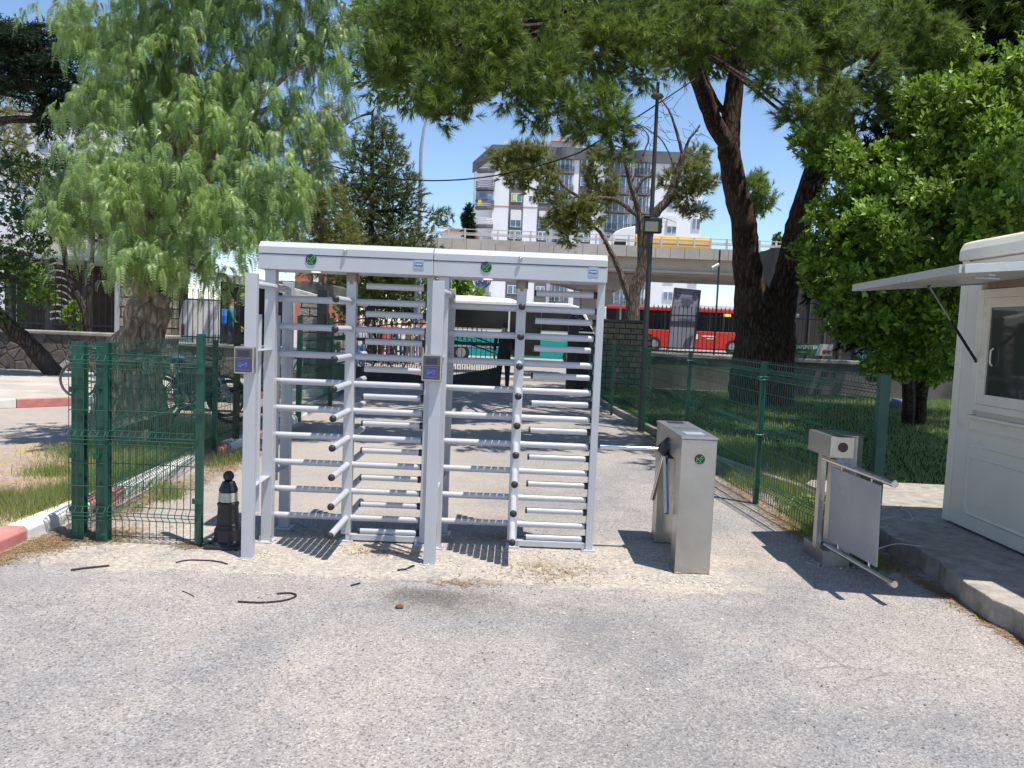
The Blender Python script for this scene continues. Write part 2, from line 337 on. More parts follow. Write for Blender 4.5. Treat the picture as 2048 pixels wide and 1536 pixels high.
# ---- lawn right of the lane
def lawn_mat():
    t = NT('lawn'); c = t.ramp(t.noise(1.3, 6, .65), [(.3, (.020,.045,.009)), (.55, (.035,.075,.013)), (.72, (.09,.08,.03))]); c = t.mix(1.0, c, t.ramp(t.noise(60, 3), [(.3, .6), (.7, 1.3)]), 'MULTIPLY')
    t.bump(t.noise(70, 4), .8, .03); return t.fin(c, .9, 0, .1)
LM = lawn_mat()
slab('lawn', [(2.86,7.0),(3.32,8.0),(2.80,10.1),(2.46,13.1),(2.18,17.1),(2.1,22.6),(14,23.6),(40,23.6),(40,8.5),(3.4,8.5),(3.2,7.0)], -.02, .06, LM, 0)
kk = MB(); kp = [(3.36,7.4),(3.22,8.2),(2.74,10.1),(2.41,13.1),(2.12,17.1),(2.0,21)]
for (a, b), (c, e) in zip(kp, kp[1:]): kk.bar((a,b,.05),(c,e-.01,.05),.10,.13)
structure(kk.build('kerb', concrete, bevel=.01))
# ---- grass, dry litter, gravel (nobody could count them)
grass_m = leafmat('grass_blades', (.10,.16,.035), (.30,.38,.13), .4, .6, .2, (.34,.29,.13))
dry_m = leafmat('dry_straw', (.16,.09,.04), (.42,.30,.17), .1, .8, .1, (.30,.20,.10))
def blades(P, h, w, lean=.35, flat=False):
    P = np.asarray(P); n = len(P); a = rng.uniform(0, 2*np.pi, n); hh = h*rng.uniform(.45, 1.15, n)
    side = np.stack([np.cos(a), np.sin(a), np.zeros(n)], 1)*w/2
    b = rng.uniform(0, 2*np.pi, n); l = lean*rng.uniform(.2, 1.3, n)*hh
    tip = P + np.stack([np.cos(b)*l, np.sin(b)*l, hh], 1)
    V = np.empty((n, 3, 3)); V[:,0] = P-side; V[:,1] = P+side; V[:,2] = tip; return V.reshape(-1, 3)
def straws(P, L, w):
    P = np.asarray(P); n = len(P); a = rng.uniform(0, 2*np.pi, n); l = L*rng.uniform(.3, 1.2, n); t = rng.uniform(-.2, .35, n)
    d = np.stack([np.cos(a)*l, np.sin(a)*l, t*l*.5], 1); s = np.stack([-np.sin(a), np.cos(a), np.zeros(n)], 1)*w/2
    V = np.empty((n, 4, 3)); V[:,0] = P-s; V[:,1] = P+s; V[:,2] = P+s*.6+d; V[:,3] = P-s*.6+d; V[:,:,2] = np.maximum(V[:,:,2], P[:,None,2]+.002); return V.reshape(-1, 3)
def clumps(cs, n, z):
    out = []
    for (x, y, rx, ry, k) in cs:
        m = int(n*k); q = rng.normal(size=(m, 2))*.5; out.append(np.stack([x+q[:,0]*rx, y+q[:,1]*ry, np.full(m, z)], 1))
    return np.concatenate(out)
def stuff(name, V, k, m, label, cat): o = npmesh(name, V, k, m); return tag(o, label, cat, kind='stuff')
Pg = clumps([(-3.72,6.6,.07,.9,.5),(-3.85,6.25,.26,.7,.9),(-4.15,6.1,.35,.28,.6),(-4.6,5.95,.4,.16,.35),(-3.8,7.2,.25,.5,.6),(-4.35,7.35,.35,.2,.35),(-4.1,8.2,.5,.5,1.4),(-4.6,8.5,.5,.4,1),(-3.8,9.0,.25,.7,1),(-4.5,10.3,.8,.8,1),(-3.75,7.9,.12,.9,.7)], 2600, .10)
Pg = Pg[Pg[:,0] < -3.6]
stuff('verge_grass', blades(Pg, .14, .006, .6), 3, grass_m, 'long green grass tufts on the paved verge by the pink kerb', 'grass')
Pw = clumps([(2.72,6.25,.18,.5,1.5),(2.9,7.0,.22,.6,1.6),(3.05,7.9,.2,.7,1),(2.9,8.8,.35,.6,1),(3.5,9.2,.5,.8,1.3),(3.3,10.6,.5,.8,1),(2.8,9.4,.1,1,.5),(-3.3,8.9,.2,.5,.35),(-3.15,7.0,.15,.2,.18)], 2200, .0); Pw[:,2] = np.where(Pw[:,0] > 3.0, .05, 0)
Pw = Pw[(Pw[:,0] > 2.5) | (Pw[:,0] < -2.9)]
stuff('fence_grass', blades(Pw, .15, .006, .5), 3, grass_m, 'rough green grass growing along the foot of the right mesh fence', 'grass')
n = 60000; X = rng.uniform(2.7, 17, n); Y = rng.uniform(8.4, 22.5, n); ok = X > 2.5+np.maximum(0, (13-Y)*.12)+.15; Pl = np.stack([X, Y, np.full(n, .06)], 1)[ok]
stuff('lawn_grass', blades(Pl, .10, .014, .6), 3, grass_m, 'shaded lawn grass between the right mesh fence and the stone wall', 'grass')
Ps = clumps([(-3.42,4.9,.12,.7,1.1),(-3.3,5.5,.22,.35,1.2),(-3.05,5.75,.3,.3,.9),(-3.3,6.5,.2,.6,1),(-3.2,7.5,.25,.7,1),(-3.2,8.6,.25,.6,1),(-3.25,9.8,.25,.8,.9),(-2.3,5.55,.15,.08,.25),(-.3,4.97,.3,.08,.10),(.3,5.3,.4,.3,.25),(-.9,5.6,.35,.15,.15),(2.62,6.9,.2,.8,1.3),(2.6,8.3,.25,.9,1.3),(2.5,10,.2,1.2,1.1),(2.3,12.5,.2,1.4,1),(2.9,5.9,.22,.3,.8),(3.0,5.2,.08,.5,.4),(3.0,4.4,.06,.5,.3),(-1.3,6.05,.4,.12,.2),(.0,6.1,.4,.12,.2),(-4.3,6.8,.8,.6,1.0),(-4.6,7.9,.8,.6,.8),(-3.2,11.5,.25,1,.6)], 1500, .004)
Ps[:,2] = np.where(Ps[:,0] < -3.56, .105, .004); Ps = Ps[~((Ps[:,0] > -3.66) & (Ps[:,0] < -3.49) & (Ps[:,1]<8.7))]
stuff('dry_litter', straws(Ps, .055, .0045), 4, dry_m, 'brown pine needles and dry straw lying along kerbs and fence feet', 'litter')
def pebbles(P, r):
    out = []
    for p in P:
        s = r*random.uniform(.4, 1.3); q = np.array([[1,0,0],[-1,0,0],[0,1,0],[0,-1,0],[0,0,.8],[0,0,-.8]])*rng.uniform(.6,1.2,(6,3))*s + p
        for f in ((0,2,4),(2,1,4),(1,3,4),(3,0,4),(2,0,5),(1,2,5),(3,1,5),(0,3,5)): out.append(q[list(f)])
    return np.concatenate(out)
Pp = clumps([(-1.8,5.35,.16,.1,.35),(-.5,5.35,.2,.14,.4),(-1.2,5.75,.3,.1,.3),(.1,5.75,.3,.1,.3),(.6,5.6,.3,.2,.5),(1.3,5.2,.35,.12,.6),(.2,5.1,1.4,.15,.8),(2.4,5.75,.2,.15,.4),(-2,5,1,.2,.6),(0,4,2,1,.35)], 130, .004)
Pq = np.stack([rng.uniform(-3,3,500), rng.uniform(2.6,6.5,500), np.full(500,.003)],1)
stuff('gravel', pebbles(Pq, .0055), 3, M('dark_grit', (.14,.12,.10), .9, 0, .4, 30), 'tiny dark crumbs scattered over the open asphalt', 'gravel')
stuff('gravel', pebbles(Pp, .009), 3, M('grit', (.5,.47,.42), .9, 0, .35, 30), 'loose pale grit and mortar crumbs round the machine feet', 'gravel')
# ================================================================== FULL-HEIGHT TURNSTILES
UX = 1.287
def turnstile():
    X0 = -1.24; Y0 = 5.87
    t = thing('turnstile', 'tall grey turnstile cage on the left, its front post next to the black bollard', 'turnstile', (X0, Y0, 0), 'full-height turnstiles')
    # canopy box
    xl, xr = -1.902, -.616; yf, yb = 5.70, 6.05
    c = MB(); c.prism([(yf,2.056),(yf,2.166),(yf+.006,2.167),(yb-.006,2.167),(yb,2.166),(yb,2.056)], xl, xr, 'x'); can = c.build('canopy', steel_paint, t, bevel=.004)
    l = MB(); l.prism([(yf-.004,2.171),(yf-.004,2.222),(yf+.045,2.262),(yb-.045,2.262),(yb+.004,2.222),(yb+.004,2.171)], xl+.001, xr-.001, 'x'); l.build('lid', steel_paint, can, bevel=.003)
    kn = MB(); kn.ball((-1.262, 5.688, 2.208), .016, 12, 8); kn.tube([(-1.262,5.70,2.208),(-1.262,5.683,2.208)], .013, 10); kn.build('lid_lock', chrome, can, smooth=True)
    ind = MB(); ind.disc((-1.512,5.6985,2.137), .040, 28, 'y', .004); ip = ind.build('indicator', glass('indicator_glass', (.004,.006,.008), .5), t)
    dd = MB()
    pts = [(-.6,.3),(-.42,.12),(-.6,-.02),(-.28,-.06),(-.08,.12),(.1,.3),(.3,.5),(.5,.7),(-.6,-.28),(-.6,-.6),(-.3,-.66),(0,-.66),(.3,-.66),(.12,-.46),(0,-.3),(.2,-.12),(.4,.06),(.6,.22),(.7,.42),(.62,.58)]
    for (a, b) in pts: dd.disc((-1.512+a*.04, 5.6942, 2.137+b*.04), .0016, 6, 'y', .0015)
    dd.build('led_arrow', led_green, ip)
    dl = MB(); dl.disc((-1.50, 5.80, 2.051), .035, 16, 'z', .004); dl.build('downlight', emis('lit_downlight', (1,.75,.5), .9), can)
    pl = MB(); pl.box(-.759,-.683, 5.697, 5.7, 2.096, 2.168); plp = pl.build('name_plate', M('plate', (.36,.40,.46), .35, .5, .05), t)
    el = MB(); vs = [(-.721+.034*math.cos(a), 5.6955, 2.133+.0145*math.sin(a)) for a in [i*math.pi/10 for i in range(20)]]; el.add(vs, [tuple(range(20))]); el.build('plate_oval', M('plate_blue', (.03,.13,.42), .4), plp, fix=False)
    text_mesh('OZAK', .0145, 'plate_text', white_paint, plp, (-.721, 5.6945, 2.133), (math.pi/2, 0, 0), .0004, 1.25, bold=.0006)
    d2 = MB(); d2.disc((-.754,5.6965,2.133),.0035,8,'y',.001); d2.disc((-.688,5.6965,2.133),.0035,8,'y',.001); d2.box(-.735,-.700,5.6955,5.6965,2.1525,2.1545); d2.box(-.745,-.715,5.6955,5.6965,2.1115,2.1135); d2.build('plate_marks', white_paint, plp)
    # rotor
    r = MB(); r.box(X0-.037, X0+.037, Y0-.037, Y0+.037, .055, 2.0); rot = r.build('rotor_post', steel_paint, t, bevel=.006)
    cb = MB(); cb.lathe([(.046,1.995),(.046,2.054)], (X0, Y0, 0), 20); cb.lathe([(.040,1.975),(.040,1.9949)], (X0,Y0,0), 20); cb.build('bearing_collar', collar_m, t, smooth=True)
    for i in range(9):
        z = .180 + i*.2083
        for dx, dy, L in ((-1,0,.575),(1,0,.56),(0,-1,.53),(0,1,.55)):
            p = Vector((X0+dx*.036, Y0+dy*.036, z)); q = Vector((X0+dx*L, Y0+dy*L, z)); dv = Vector((dx,dy,0))
            b = MB(); b.tube([p, q], .0245, 12); b.mat(1); b.tube([q, q+dv*.012, q+dv*.02, q+dv*.0245], [.0255,.0245,.016,.004], 12); b.build('rotor_arm', [steel_paint, black_rub], rot, smooth=True)
    # comb post on the right with its fixed bars
    d = MB(); d.box(-.668,-.612, Y0-.045, Y0+.045, .012, 2.056); dp = d.build('comb_post', steel_paint, t, bevel=.004)
    fp = MB(); fp.box(-.70,-.60, Y0-.08, Y0+.08, 0, .011); fp.build('foot_plate', steel_paint, t)
    for i in range(10):
        z = .080 + i*.2098; b = MB(); b.tube([(-1.130,Y0,z),(-.695,Y0,z)], .023, 12); b.mat(1); b.tube([(-.695,Y0,z),(-.668,Y0,z)], .027, 12); b.tube([(-1.145,Y0,z),(-1.13,Y0,z)], .0238, 12); b.build('comb_bar', [steel_paint, black_rub], dp, smooth=True)
    bb = MB(); bb.box(X0+.0, -.668, Y0-.035, Y0+.035, .012, .058); bb.box(X0-.045, X0+.06, Y0-.06, Y0+.06, 0, .0118); bb.build('base_bar', steel_paint, t, bevel=.003)
    bo = MB()
    for (bx, by) in ((X0+.045,Y0-.048),(-.69,Y0-.07),(-1.775,5.71),(-1.86,5.71)): bo.tube([(bx,by,.011),(bx,by,.055)], .005, 6); bo.tube([(bx,by,.012),(bx,by,.02)], .010, 6)
    bo.build('anchor_bolts', chrome, t)
    # curved guard cage on the left: front, canopy and rear posts
    a = MB(); a.box(-1.862,-1.780, 5.315, 5.365, .005, 2.0); a.box(-1.870,-1.772,5.307,5.373,0,.0049); a.build('front_post', steel_paint, t, bevel=.004)
    a = MB(); a.box(-1.865,-1.785, 5.745, 5.825, .010, 2.056); a.box(-1.885,-1.765,5.69,5.85,0,.0099); a.build('canopy_post', steel_paint, t, bevel=.004)
    a = MB(); a.box(-1.845,-1.765, 6.12, 6.18, .010, 1.985); a.box(-1.87,-1.74,6.08,6.22,0,.0099); a.build('rear_post', steel_paint, t, bevel=.004)
    h = MB(); h.tube([(-1.80,5.366,1.925),(-1.785,5.45,1.925),(-1.783,5.60,1.925),(-1.785,5.745,1.925)], .024, 12); h.tube([(-1.785,5.826,1.925),(-1.775,5.95,1.925),(-1.785,6.08,1.92),(-1.80,6.12,1.915)], .024, 12); h.build('top_hoop', steel_paint, t, smooth=True)
    for y in (5.46, 5.56, 5.90, 6.01):
        s = MB(); s.tube([(-1.838, y, .28 if y < 5.7 else .42),(-1.838, y, 1.72)], .017, 10); s.build('guard_tube', steel_paint, t, smooth=True)
    for z in (.50, 1.46):
        s = MB(); s.add([(-1.86,5.365,z),(-1.79,5.365,z),(-1.80,5.745,z),(-1.875,5.745,z)]+[(-1.86,5.365,z+.006),(-1.79,5.365,z+.006),(-1.80,5.745,z+.006),(-1.875,5.745,z+.006)], [(0,3,2,1),(4,5,6,7),(0,1,5,4),(1,2,6,5),(2,3,7,6),(3,0,4,7)])
        s.add([(-1.87,5.826,z),(-1.80,5.826,z),(-1.77,6.12,z),(-1.85,6.12,z)]+[(-1.87,5.826,z+.006),(-1.80,5.826,z+.006),(-1.77,6.12,z+.006),(-1.85,6.12,z+.006)], [(0,3,2,1),(4,5,6,7),(0,1,5,4),(1,2,6,5),(2,3,7,6),(3,0,4,7)])
        s.build('brace_plate', steel_paint, t)
    # card reader on the front post
    rb = MB(); rb.box(-1.913,-1.775, 5.262, 5.314, 1.308, 1.495); rd = rb.build('card_reader', M('reader_frame', (.50,.48,.45), .3, .8, .06), t, bevel=.008)
    gl = MB(); gl.box(-1.903,-1.785, 5.2575, 5.2618, 1.320, 1.483); gl.build('reader_window', M('smoked_perspex', (.055,.055,.065), .12, 0, .2, 10, spec=.8), rd)
    bl = MB(); bl.box(-1.892,-1.800, 5.2545, 5.2572, 1.333, 1.405); bl.build('reader_pad', M('blue_reader_pad', (.05,.06,.20), .3), rd)
    wv = MB()
    for sgn in (-1, 1):
        for rr in (.012,.020,.028): wv.tube([(-1.846+sgn*rr*math.cos(aa), 5.2535, 1.369+rr*.9*math.sin(aa)) for aa in [(-.8+.4*q) for q in range(5)]], .0011, 4)
    wv.box(-1.890,-1.802,5.253,5.2544,1.4035,1.405); wv.box(-1.890,-1.802,5.253,5.2544,1.333,1.3345); wv.ball((-1.846,5.2535,1.369),.004,6,4); wv.box(-1.899,-1.789,5.2545,5.2572,1.4155,1.4175); wv.build('reader_symbol', M('reader_print', (.22,.25,.50), .4), rd)
    dsp = MB(); dsp.box(-1.885,-1.806, 5.2545, 5.2572, 1.425, 1.468); dsp.build('reader_display', M('reader_display', (.025,.03,.075), .2), rd)
    return t
def dup(root, off, label, group=None, rotz=None):
    r = root.copy(); COL.objects.link(r); r.location = Vector(root.location) + Vector(off); r['label'] = label
    if rotz is not None: r.rotation_euler = (0, 0, rotz)
    if group: r['group'] = group
    for ch in list(root.children):
        c = ch.copy(); COL.objects.link(c); c.parent = r
        for gch in list(ch.children):
            d = gch.copy(); COL.objects.link(d); d.parent = c
            for h in list(gch.children): e = h.copy(); COL.objects.link(e); e.parent = d
    return r
T1 = turnstile()
T2 = dup(T1, (UX, .02, 0), 'tall grey turnstile cage on the right, between the other cage and the steel tripod cabinet')
for o in [c for c in T2.children if c.name.startswith('rotor_post')]: pass
# ================================================================== TRIPOD TURNSTILE
t = thing('tripod_turnstile', 'brushed steel waist-high cabinet with three steel arms and a lit green arrow', 'turnstile', (1.335, 5.84, 0))
XL, XR, YF, YB = 1.212, 1.463, 5.375, 6.31
b = MB(); b.box(XL, XR, YF, YF+.155, .004, .965); b.build('front_leg', stainless, t, bevel=.004)
b = MB(); b.box(XL, XR, YB-.155, YB, .004, .965); b.build('rear_leg', stainless, t, bevel=.004)
b = MB(); b.box(XL+.002, XR-.002, YF+.157, YB-.157, .79, .965); b.build('head_box', stainless, t, bevel=.003)
b = MB(); b.box(XL+.05, XR-.05, YF+.157, YB-.157, .10, .788); b.build('side_panel', stainless, t, bevel=.002)
b = MB(); b.box(XL-.005, XR+.005, YF-.006, YB+.006, .967, .985); ld = b.build('lid', stainless, t, bevel=.004)
b = MB(); b.box(XL+.055, XR-.055, YF+.12, YF+.26, .9853, .988); b.mat(1); b.box(XL+.06, XR-.06, YB-.16, YB-.05, .9853, .988); b.box(XL+.03,XR-.03,YF+.42,YF+.426,.9853,.9865); b.box(XL+.03,XR-.03,YF+.50,YF+.506,.9853,.9865); b.build('card_window', [M('card_window', (.35,.42,.52), .1, 0, .1, 12), glass_dark], ld)
b = MB(); b.disc((1.345, YF-.0005, .828), .036, 28); ind = b.build('indicator', glass('ind2', (.004,.006,.008), .5), t)
b = MB()
for (x, z) in [(-.6,.3),(-.42,.12),(-.6,0),(-.28,-.06),(-.08,.12),(.12,.3),(.3,.5),(.5,.66),(-.6,-.3),(-.6,-.62),(-.3,-.68),(0,-.68),(.3,-.68),(.12,-.46),(0,-.26),(.2,-.08),(.4,.1),(.62,.25)]: b.disc((1.345+x*.036, YF-.0048, .828+z*.036), .0015, 6, 'y', .001)
b.build('led_arrow', led_green, ind)
b = MB()
for x in (XL+.04, XR-.04): b.disc((x, YF-.0003, .055), .008, 10, 'y', .004)
b.disc((1.335,YF-.0003,.952),.005,8,'y',.003); b.disc((XL-.0003,5.8,.88),.012,12,'x',.003); b.build('screws', chrome, t)
b = MB(); b.box(XL-.015, XL+.05, YF-.012, YF+.17, 0, .0035); b.build('foot_plate', stainless, t)
hub = Vector((1.195, 5.85, .815)); ax = Vector((-.7071, 0, -.7071))
b = MB(); b.tube([hub - ax*.075, hub + ax*.01, hub + ax*.04, hub+ax*.05], [.062,.062,.050,.03], 20); b.box(1.19,1.262,5.73,5.97,.765,.789); hb = b.build('arm_hub', black_gloss, t, smooth=True)
for dv in ((-1,0,0), (-.02,-.45,-.86), (-.06,.46,-.85)):
    dv = Vector(dv).normalized(); b = MB(); b.tube([hub+dv*.03, hub+dv*.5], .0195, 14); b.build('barrier_arm', chrome, hb, smooth=True)
# ================================================================== SWING GATE
t = thing('swing_gate', 'low steel swing gate with two tubes and a pale panel beside the raised pavement', 'gate', (2.42, 5.85, 0))
b = MB(); b.box(2.40,2.60, 5.70,6.10, 0,.115); b.build('base_box', stainless, t, bevel=.004)
b = MB(); b.box(2.345,2.52, 5.58,6.00, .845,1.0); b.build('motor_box', stainless, t, bevel=.003)
b = MB(); b.disc((2.437,5.5795,.925),.036,24); ind = b.build('indicator', dark_red, t)
b = MB()
for (x, z) in [(-.5,.2),(0,.4),(.5,.2),(-.4,-.3),(.3,-.5),(0,0),(.6,-.1),(-.1,-.6)]: b.disc((2.437+x*.036, 5.5752, .925+z*.036), .002, 6, 'y', .001)
b.build('led_dots', M('unlit_led', (.35,.12,.08), .4), ind)
b = MB(); b.prism([(2.50,5.70),(2.58,5.66),(2.635,5.70),(2.655,5.80),(2.635,5.92),(2.58,5.97),(2.50,5.97)], .116, .99, 'z'); b.prism([(2.49,5.69),(2.58,5.65),(2.645,5.69),(2.665,5.80),(2.645,5.93),(2.58,5.98),(2.49,5.98)], .991, 1.003, 'z'); b.build('column', stainless, t, bevel=.002)
P0 = Vector((2.40, 5.88, 0)); tt0, tt1 = Vector((2.34,5.62,.83)), Vector((2.385,4.72,.83)); bb0, bb1 = Vector((2.42,6.0,.14)), Vector((2.60,5.05,.14))
tt0 = Vector(tuple(onz(1652,922,.83))); tt1 = Vector(tuple(onz(1790,971,.83))); bb0 = Vector(tuple(onz(1640,1062,.15))); bb1 = Vector(tuple(onz(1778,1138,.15)))
tt0 = Vector((2.385,5.80,.815)); bb0 = Vector((2.43,5.84,.15))
tt1 = Vector((2.44,4.80,.815)); bb1 = Vector((2.52,4.86,.15))
b = MB(); b.bar((2.385,5.80,.116),(2.385,5.80,.845),.045,.06,(0,1,0)); b.build('pivot_post', stainless, t, bevel=.003)
for p, q in ((tt0, tt1), (bb0, bb1)):
    b = MB(); b.tube([p, q, q.lerp(p,-.004)], [.0235,.0235,.019], 16); b.build('barrier_tube', chrome, t, smooth=True)
b = MB(); a0 = tt0.lerp(tt1,.16); a1 = tt0.lerp(tt1,.84); c0 = bb0.lerp(bb1,.12); c1 = bb0.lerp(bb1,.78); dz = Vector((0,0,.045))
q = [a0-dz, a1-dz, c1+dz, c0+dz]; off = Vector((.006,0,0)); b.add([v-off for v in q]+[v+off for v in q], [(0,1,2,3),(7,6,5,4),(0,4,5,1),(1,5,6,2),(2,6,7,3),(3,7,4,0)]); b.build('panel', M('frosted_panel', (.26,.28,.31), .35, 0, .06, 3, dirt=((.5,.5,.5), .3)), t)
b = MB()
for f in (.3,.72): b.tube([tt0.lerp(tt1,f)-Vector((0,0,.02)), tt0.lerp(tt1,f)-Vector((0,0,.06))], .008, 8); b.tube([bb0.lerp(bb1,f-.03)+Vector((0,0,.02)), bb0.lerp(bb1,f-.03)+Vector((0,0,.06))], .008, 8)
b.build('panel_clips', chrome, t)
# ================================================================== BOLLARD
t = thing('bollard', 'short black plastic bollard with a white reflective band and ball top', 'bollard', (-2.06, 5.60, 0))
b = MB(); c = (-2.06,5.60,0)
b.lathe([(.130,0),(.128,.035),(.10,.05),(.096,.13),(.084,.15),(.088,.165),(.078,.175),(.073,.30),(.078,.31),(.078,.325),(.069,.332)], c, 8); b.lathe([(.0675,.3321),(.064,.413)], c, 8); b.lathe([(.069,.4131),(.066,.43),(.050,.47),(.044,.482),(.034,.488)], c, 8); b.build('body', black_gloss, t, bevel=.003)
b = MB(); b.lathe([(.0705,.338),(.067,.405)], c, 8); b.build('reflective_band', M('reflective_white', (.42,.43,.37), .3, 0, .2, 20), t)
b = MB(); b.ball((c[0],c[1],.523),.040,16,10); b.build('ball_top', black_gloss, t, smooth=True)
b = MB(); b.prism([(-2.19,5.47),(-1.94,5.47),(-1.92,5.60),(-1.94,5.73),(-2.19,5.73),(-2.2,5.6)],0,.028,'z'); b.build('base', black_rub, t, bevel=.006)
# ================================================================== MESH FENCES
def mesh_panel(p, q, z0=.05, z1=1.47, name='mesh_panel', parent=None, n=None, folds=(.22,.78,1.33), r=.0031, side=1, sp=.05):
    p = Vector(p); q = Vector(q); d = (q-p); L = d.length; d.normalize(); nn = Vector((-d.y, d.x, 0))*side
    n = n or max(2, int(L/sp)); b = MB()
    zs = [z0]; os = [0]
    for f in folds: zs += [f-.05, f-.012, f+.012, f+.05]; os += [0, .034, .034, 0]
    zs.append(z1); os.append(0)
    for i in range(n+1):
        base = p + d*(L*i/n); pts = [base + nn*o + Vector((0,0,z)) for z, o in zip(zs, os)]
        b.tube(pts, r, 4, caps=False)
    hz = []
    for f in folds: hz += [(f-.05,0),(f-.012,.034),(f+.012,.034),(f+.05,0)]
    mids = [z0+.02, z1-.03]; allf = sorted([z0+.02]+list(folds)+[z1-.03])
    for a, c in zip(folds, folds[1:]): mids += [a+(c-a)*.36, a+(c-a)*.66]
    hz += [(m, 0) for m in mids]
    for z, o in hz: b.tube([p+nn*(o+.004)+Vector((0,0,z)), q+nn*(o+.004)+Vector((0,0,z))], r*1.1, 4, caps=False)
    return b.build(name, green_paint, parent, fix=False)
t = thing('mesh_fence', 'long green welded mesh fence along the right edge of the lane', 'fence', (2.5, 9, 0))
pr = [(2.74,5.66),(2.54,7.77),(2.37,10.3),(2.27,13.07),(2.05,15.63),(1.95,19.5)]
for i, (a, c) in enumerate(zip(pr, pr[1:])): mesh_panel((*a,0), (*c,0), parent=t, side=-1, sp=.05 if i < 3 else .08)
for i, (x, y) in enumerate(pr):
    b = MB(); w = .075 if i == 0 else .045; b.box(x-w/2-.0, x+w/2, y-.03, y+.03, 0, 1.47 if i == 0 else 1.452); b.box(x-w/2-.002,x+w/2+.002,y-.032,y+.032,1.4525 if i else 1.4705,1.458 if i else 1.476)
    if i == 1: b.tube([(x-.05,y-.03,1.3),(x+.04,y-.05,1.31),(x+.04,y+.04,1.3),(x-.05,y+.03,1.3),(x-.05,y-.03,1.3)],.008,6)
    b.build('post', green_paint, t, bevel=.003)
    if i in (1, 2):
        b = MB()
        for z in ((1.28,1.305,.72) if i == 1 else (1.36,.5)): b.torus((x, y, z), .040, .006, 'z', 18, 5)
        b.build('cable_tie', M('pale_green_tie', (.12,.42,.30), .5), t)
t = thing('mesh_gate', 'narrow green mesh gate leaf standing left of the black bollard', 'gate', (-2.6, 5.6, 0))
mesh_panel((-2.93,5.575,0),(-2.27,5.555,0), .03, 1.42, parent=t, n=13, side=-1)
b = MB(); b.box(-2.285,-2.235,5.54,5.585,.015,1.56); b.build('stile', green_paint, t, bevel=.003)
b = MB(); b.box(-2.30,-2.225,5.525,5.5398,.98,1.02); b.build('hinge', green_paint, t, bevel=.003)
for z in (.32,1.27): b = MB(); b.box(-2.30,-2.225,5.525,5.5398,z,z+.04); b.build('hinge', green_paint, t, bevel=.003)
t = thing('mesh_fence', 'green mesh fence on twin wide posts running back beside the island tree', 'fence', (-3.2, 7.3, 0))
def hpost(x, y, h, nm='post'):
    b = MB(); b.box(x-.042,x+.042,y-.035,y-.022,0,h); b.box(x-.042,x+.042,y+.022,y+.035,0,h); b.box(x-.022,x+.022,y-.0218,y+.0218,0,h-.002)
    for z in (.22,.62,1.10): b.box(x-.05,x-.01,y-.055,y-.0352,z,z+.035); 
    for z in (.2,.43,.66,.9,1.17,1.38): b.box(x-.040,x+.040,y-.0362,y-.0352,z,z+.006)
    return b.build(nm, green_paint, t, bevel=.002)
hpost(-3.165,5.61,1.47); hpost(-2.975,5.59,1.47)
b = MB(); b.box(-3.55,-3.50,9.08,9.13,0,1.41); b.build('post', green_paint, t, bevel=.003)
mesh_panel((-3.20,5.53,0),(-2.93,5.53,0), .05,1.47, parent=t, n=5, side=-1)
mesh_panel((-3.20,5.62,0),(-3.52,9.08,0), .08,1.47, parent=t, side=1)
mesh_panel((-3.53,9.12,0),(-3.52,11.9,0), .08,1.47, parent=t, side=1)
b = MB(); b.box(-3.55,-3.49,11.9,11.96,0,1.5); b.build('post', green_paint, t, bevel=.003)
t = thing('mesh_fence', 'dark green mesh fence beyond the turnstiles on the left of the lane', 'fence', (-3.45, 15, 0))
for a, c in (((-3.5,12.6),(-3.6,15.2)),((-3.6,15.2),(-3.9,18.4))): mesh_panel((*a,0),(*c,0),parent=t,side=1,sp=.07)
for (x, y) in ((-3.5,12.6),(-3.6,15.2),(-3.9,18.4)):
    b = MB(); b.box(x-.04,x+.04,y-.03,y+.03,0,1.75); b.build('post', green_paint, t, bevel=.003)
b = MB(); b.box(-3.62,-3.55,9.95,10.02,0,1.62); b.solo('steel_post', M('rusty_brown_paint', (.045,.028,.022), .7, .2, .4, 8), 'rusty dark brown square post behind the left turnstile cage', 'post', bevel=.003)
# ================================================================== BOOTH
cream = M('cream_panel', (.76,.705,.61), .42, 0, .05, 1.3, .02, 120, dirt=((.45,.38,.28), .45))
creamt = M('cream_trim', (.78,.73,.635), .38, 0, .06, 2, dirt=((.40,.34,.27), .4)); rust = M('rusty_recess', (.30,.22,.14), .8, 0, .3, 12, .2)
t = thing('guard_booth', 'cream panel guard booth with a raised awning flap over its sliding window', 'booth', (5.0, 5.6, .15))
x = 3.87; y0, y1 = 3.9, 6.74
b = MB(); b.box(x+.03, x+2.4, y0+.03, y1-.03, .16, 2.45); b.build('wall', cream, t)
# outer skin of the front made of separate sheets round the window opening  (window: y 4.85..6.42, z 1.17..2.14)
b = MB(); b.box(x, x+.0295, y0, 4.80, .17, 2.42); b.box(x, x+.0295, 6.47, y1, .17, 2.42); b.box(x, x+.0295, 4.802, 6.468, .17, 1.10); b.box(x, x+.0295, 4.802, 6.468, 2.26, 2.42); b.build('cladding', cream, t, bevel=.004)
b = MB(); b.prism([(x-.004,y1-.10),(x-.004,y1+.004),(x+.10,y1+.004),(x+.10,y1-.002),(x-.0005,y1-.002),(x-.0005,y1-.10)], .17, 2.43, 'z'); b.build('corner_trim', creamt, t, bevel=.002)
b = MB(); b.prism([(x-.03,2.432),(x-.03,2.52),(x+.0,2.585),(x+.08,2.61),(x+2.4,2.61),(x+2.4,2.432)], y0-.03, y1+.03, 'y'); b.build('roof', creamt, t, bevel=.015)
def bead(b, pts, r=.012): b.tube(pts, r, 6, caps=True)
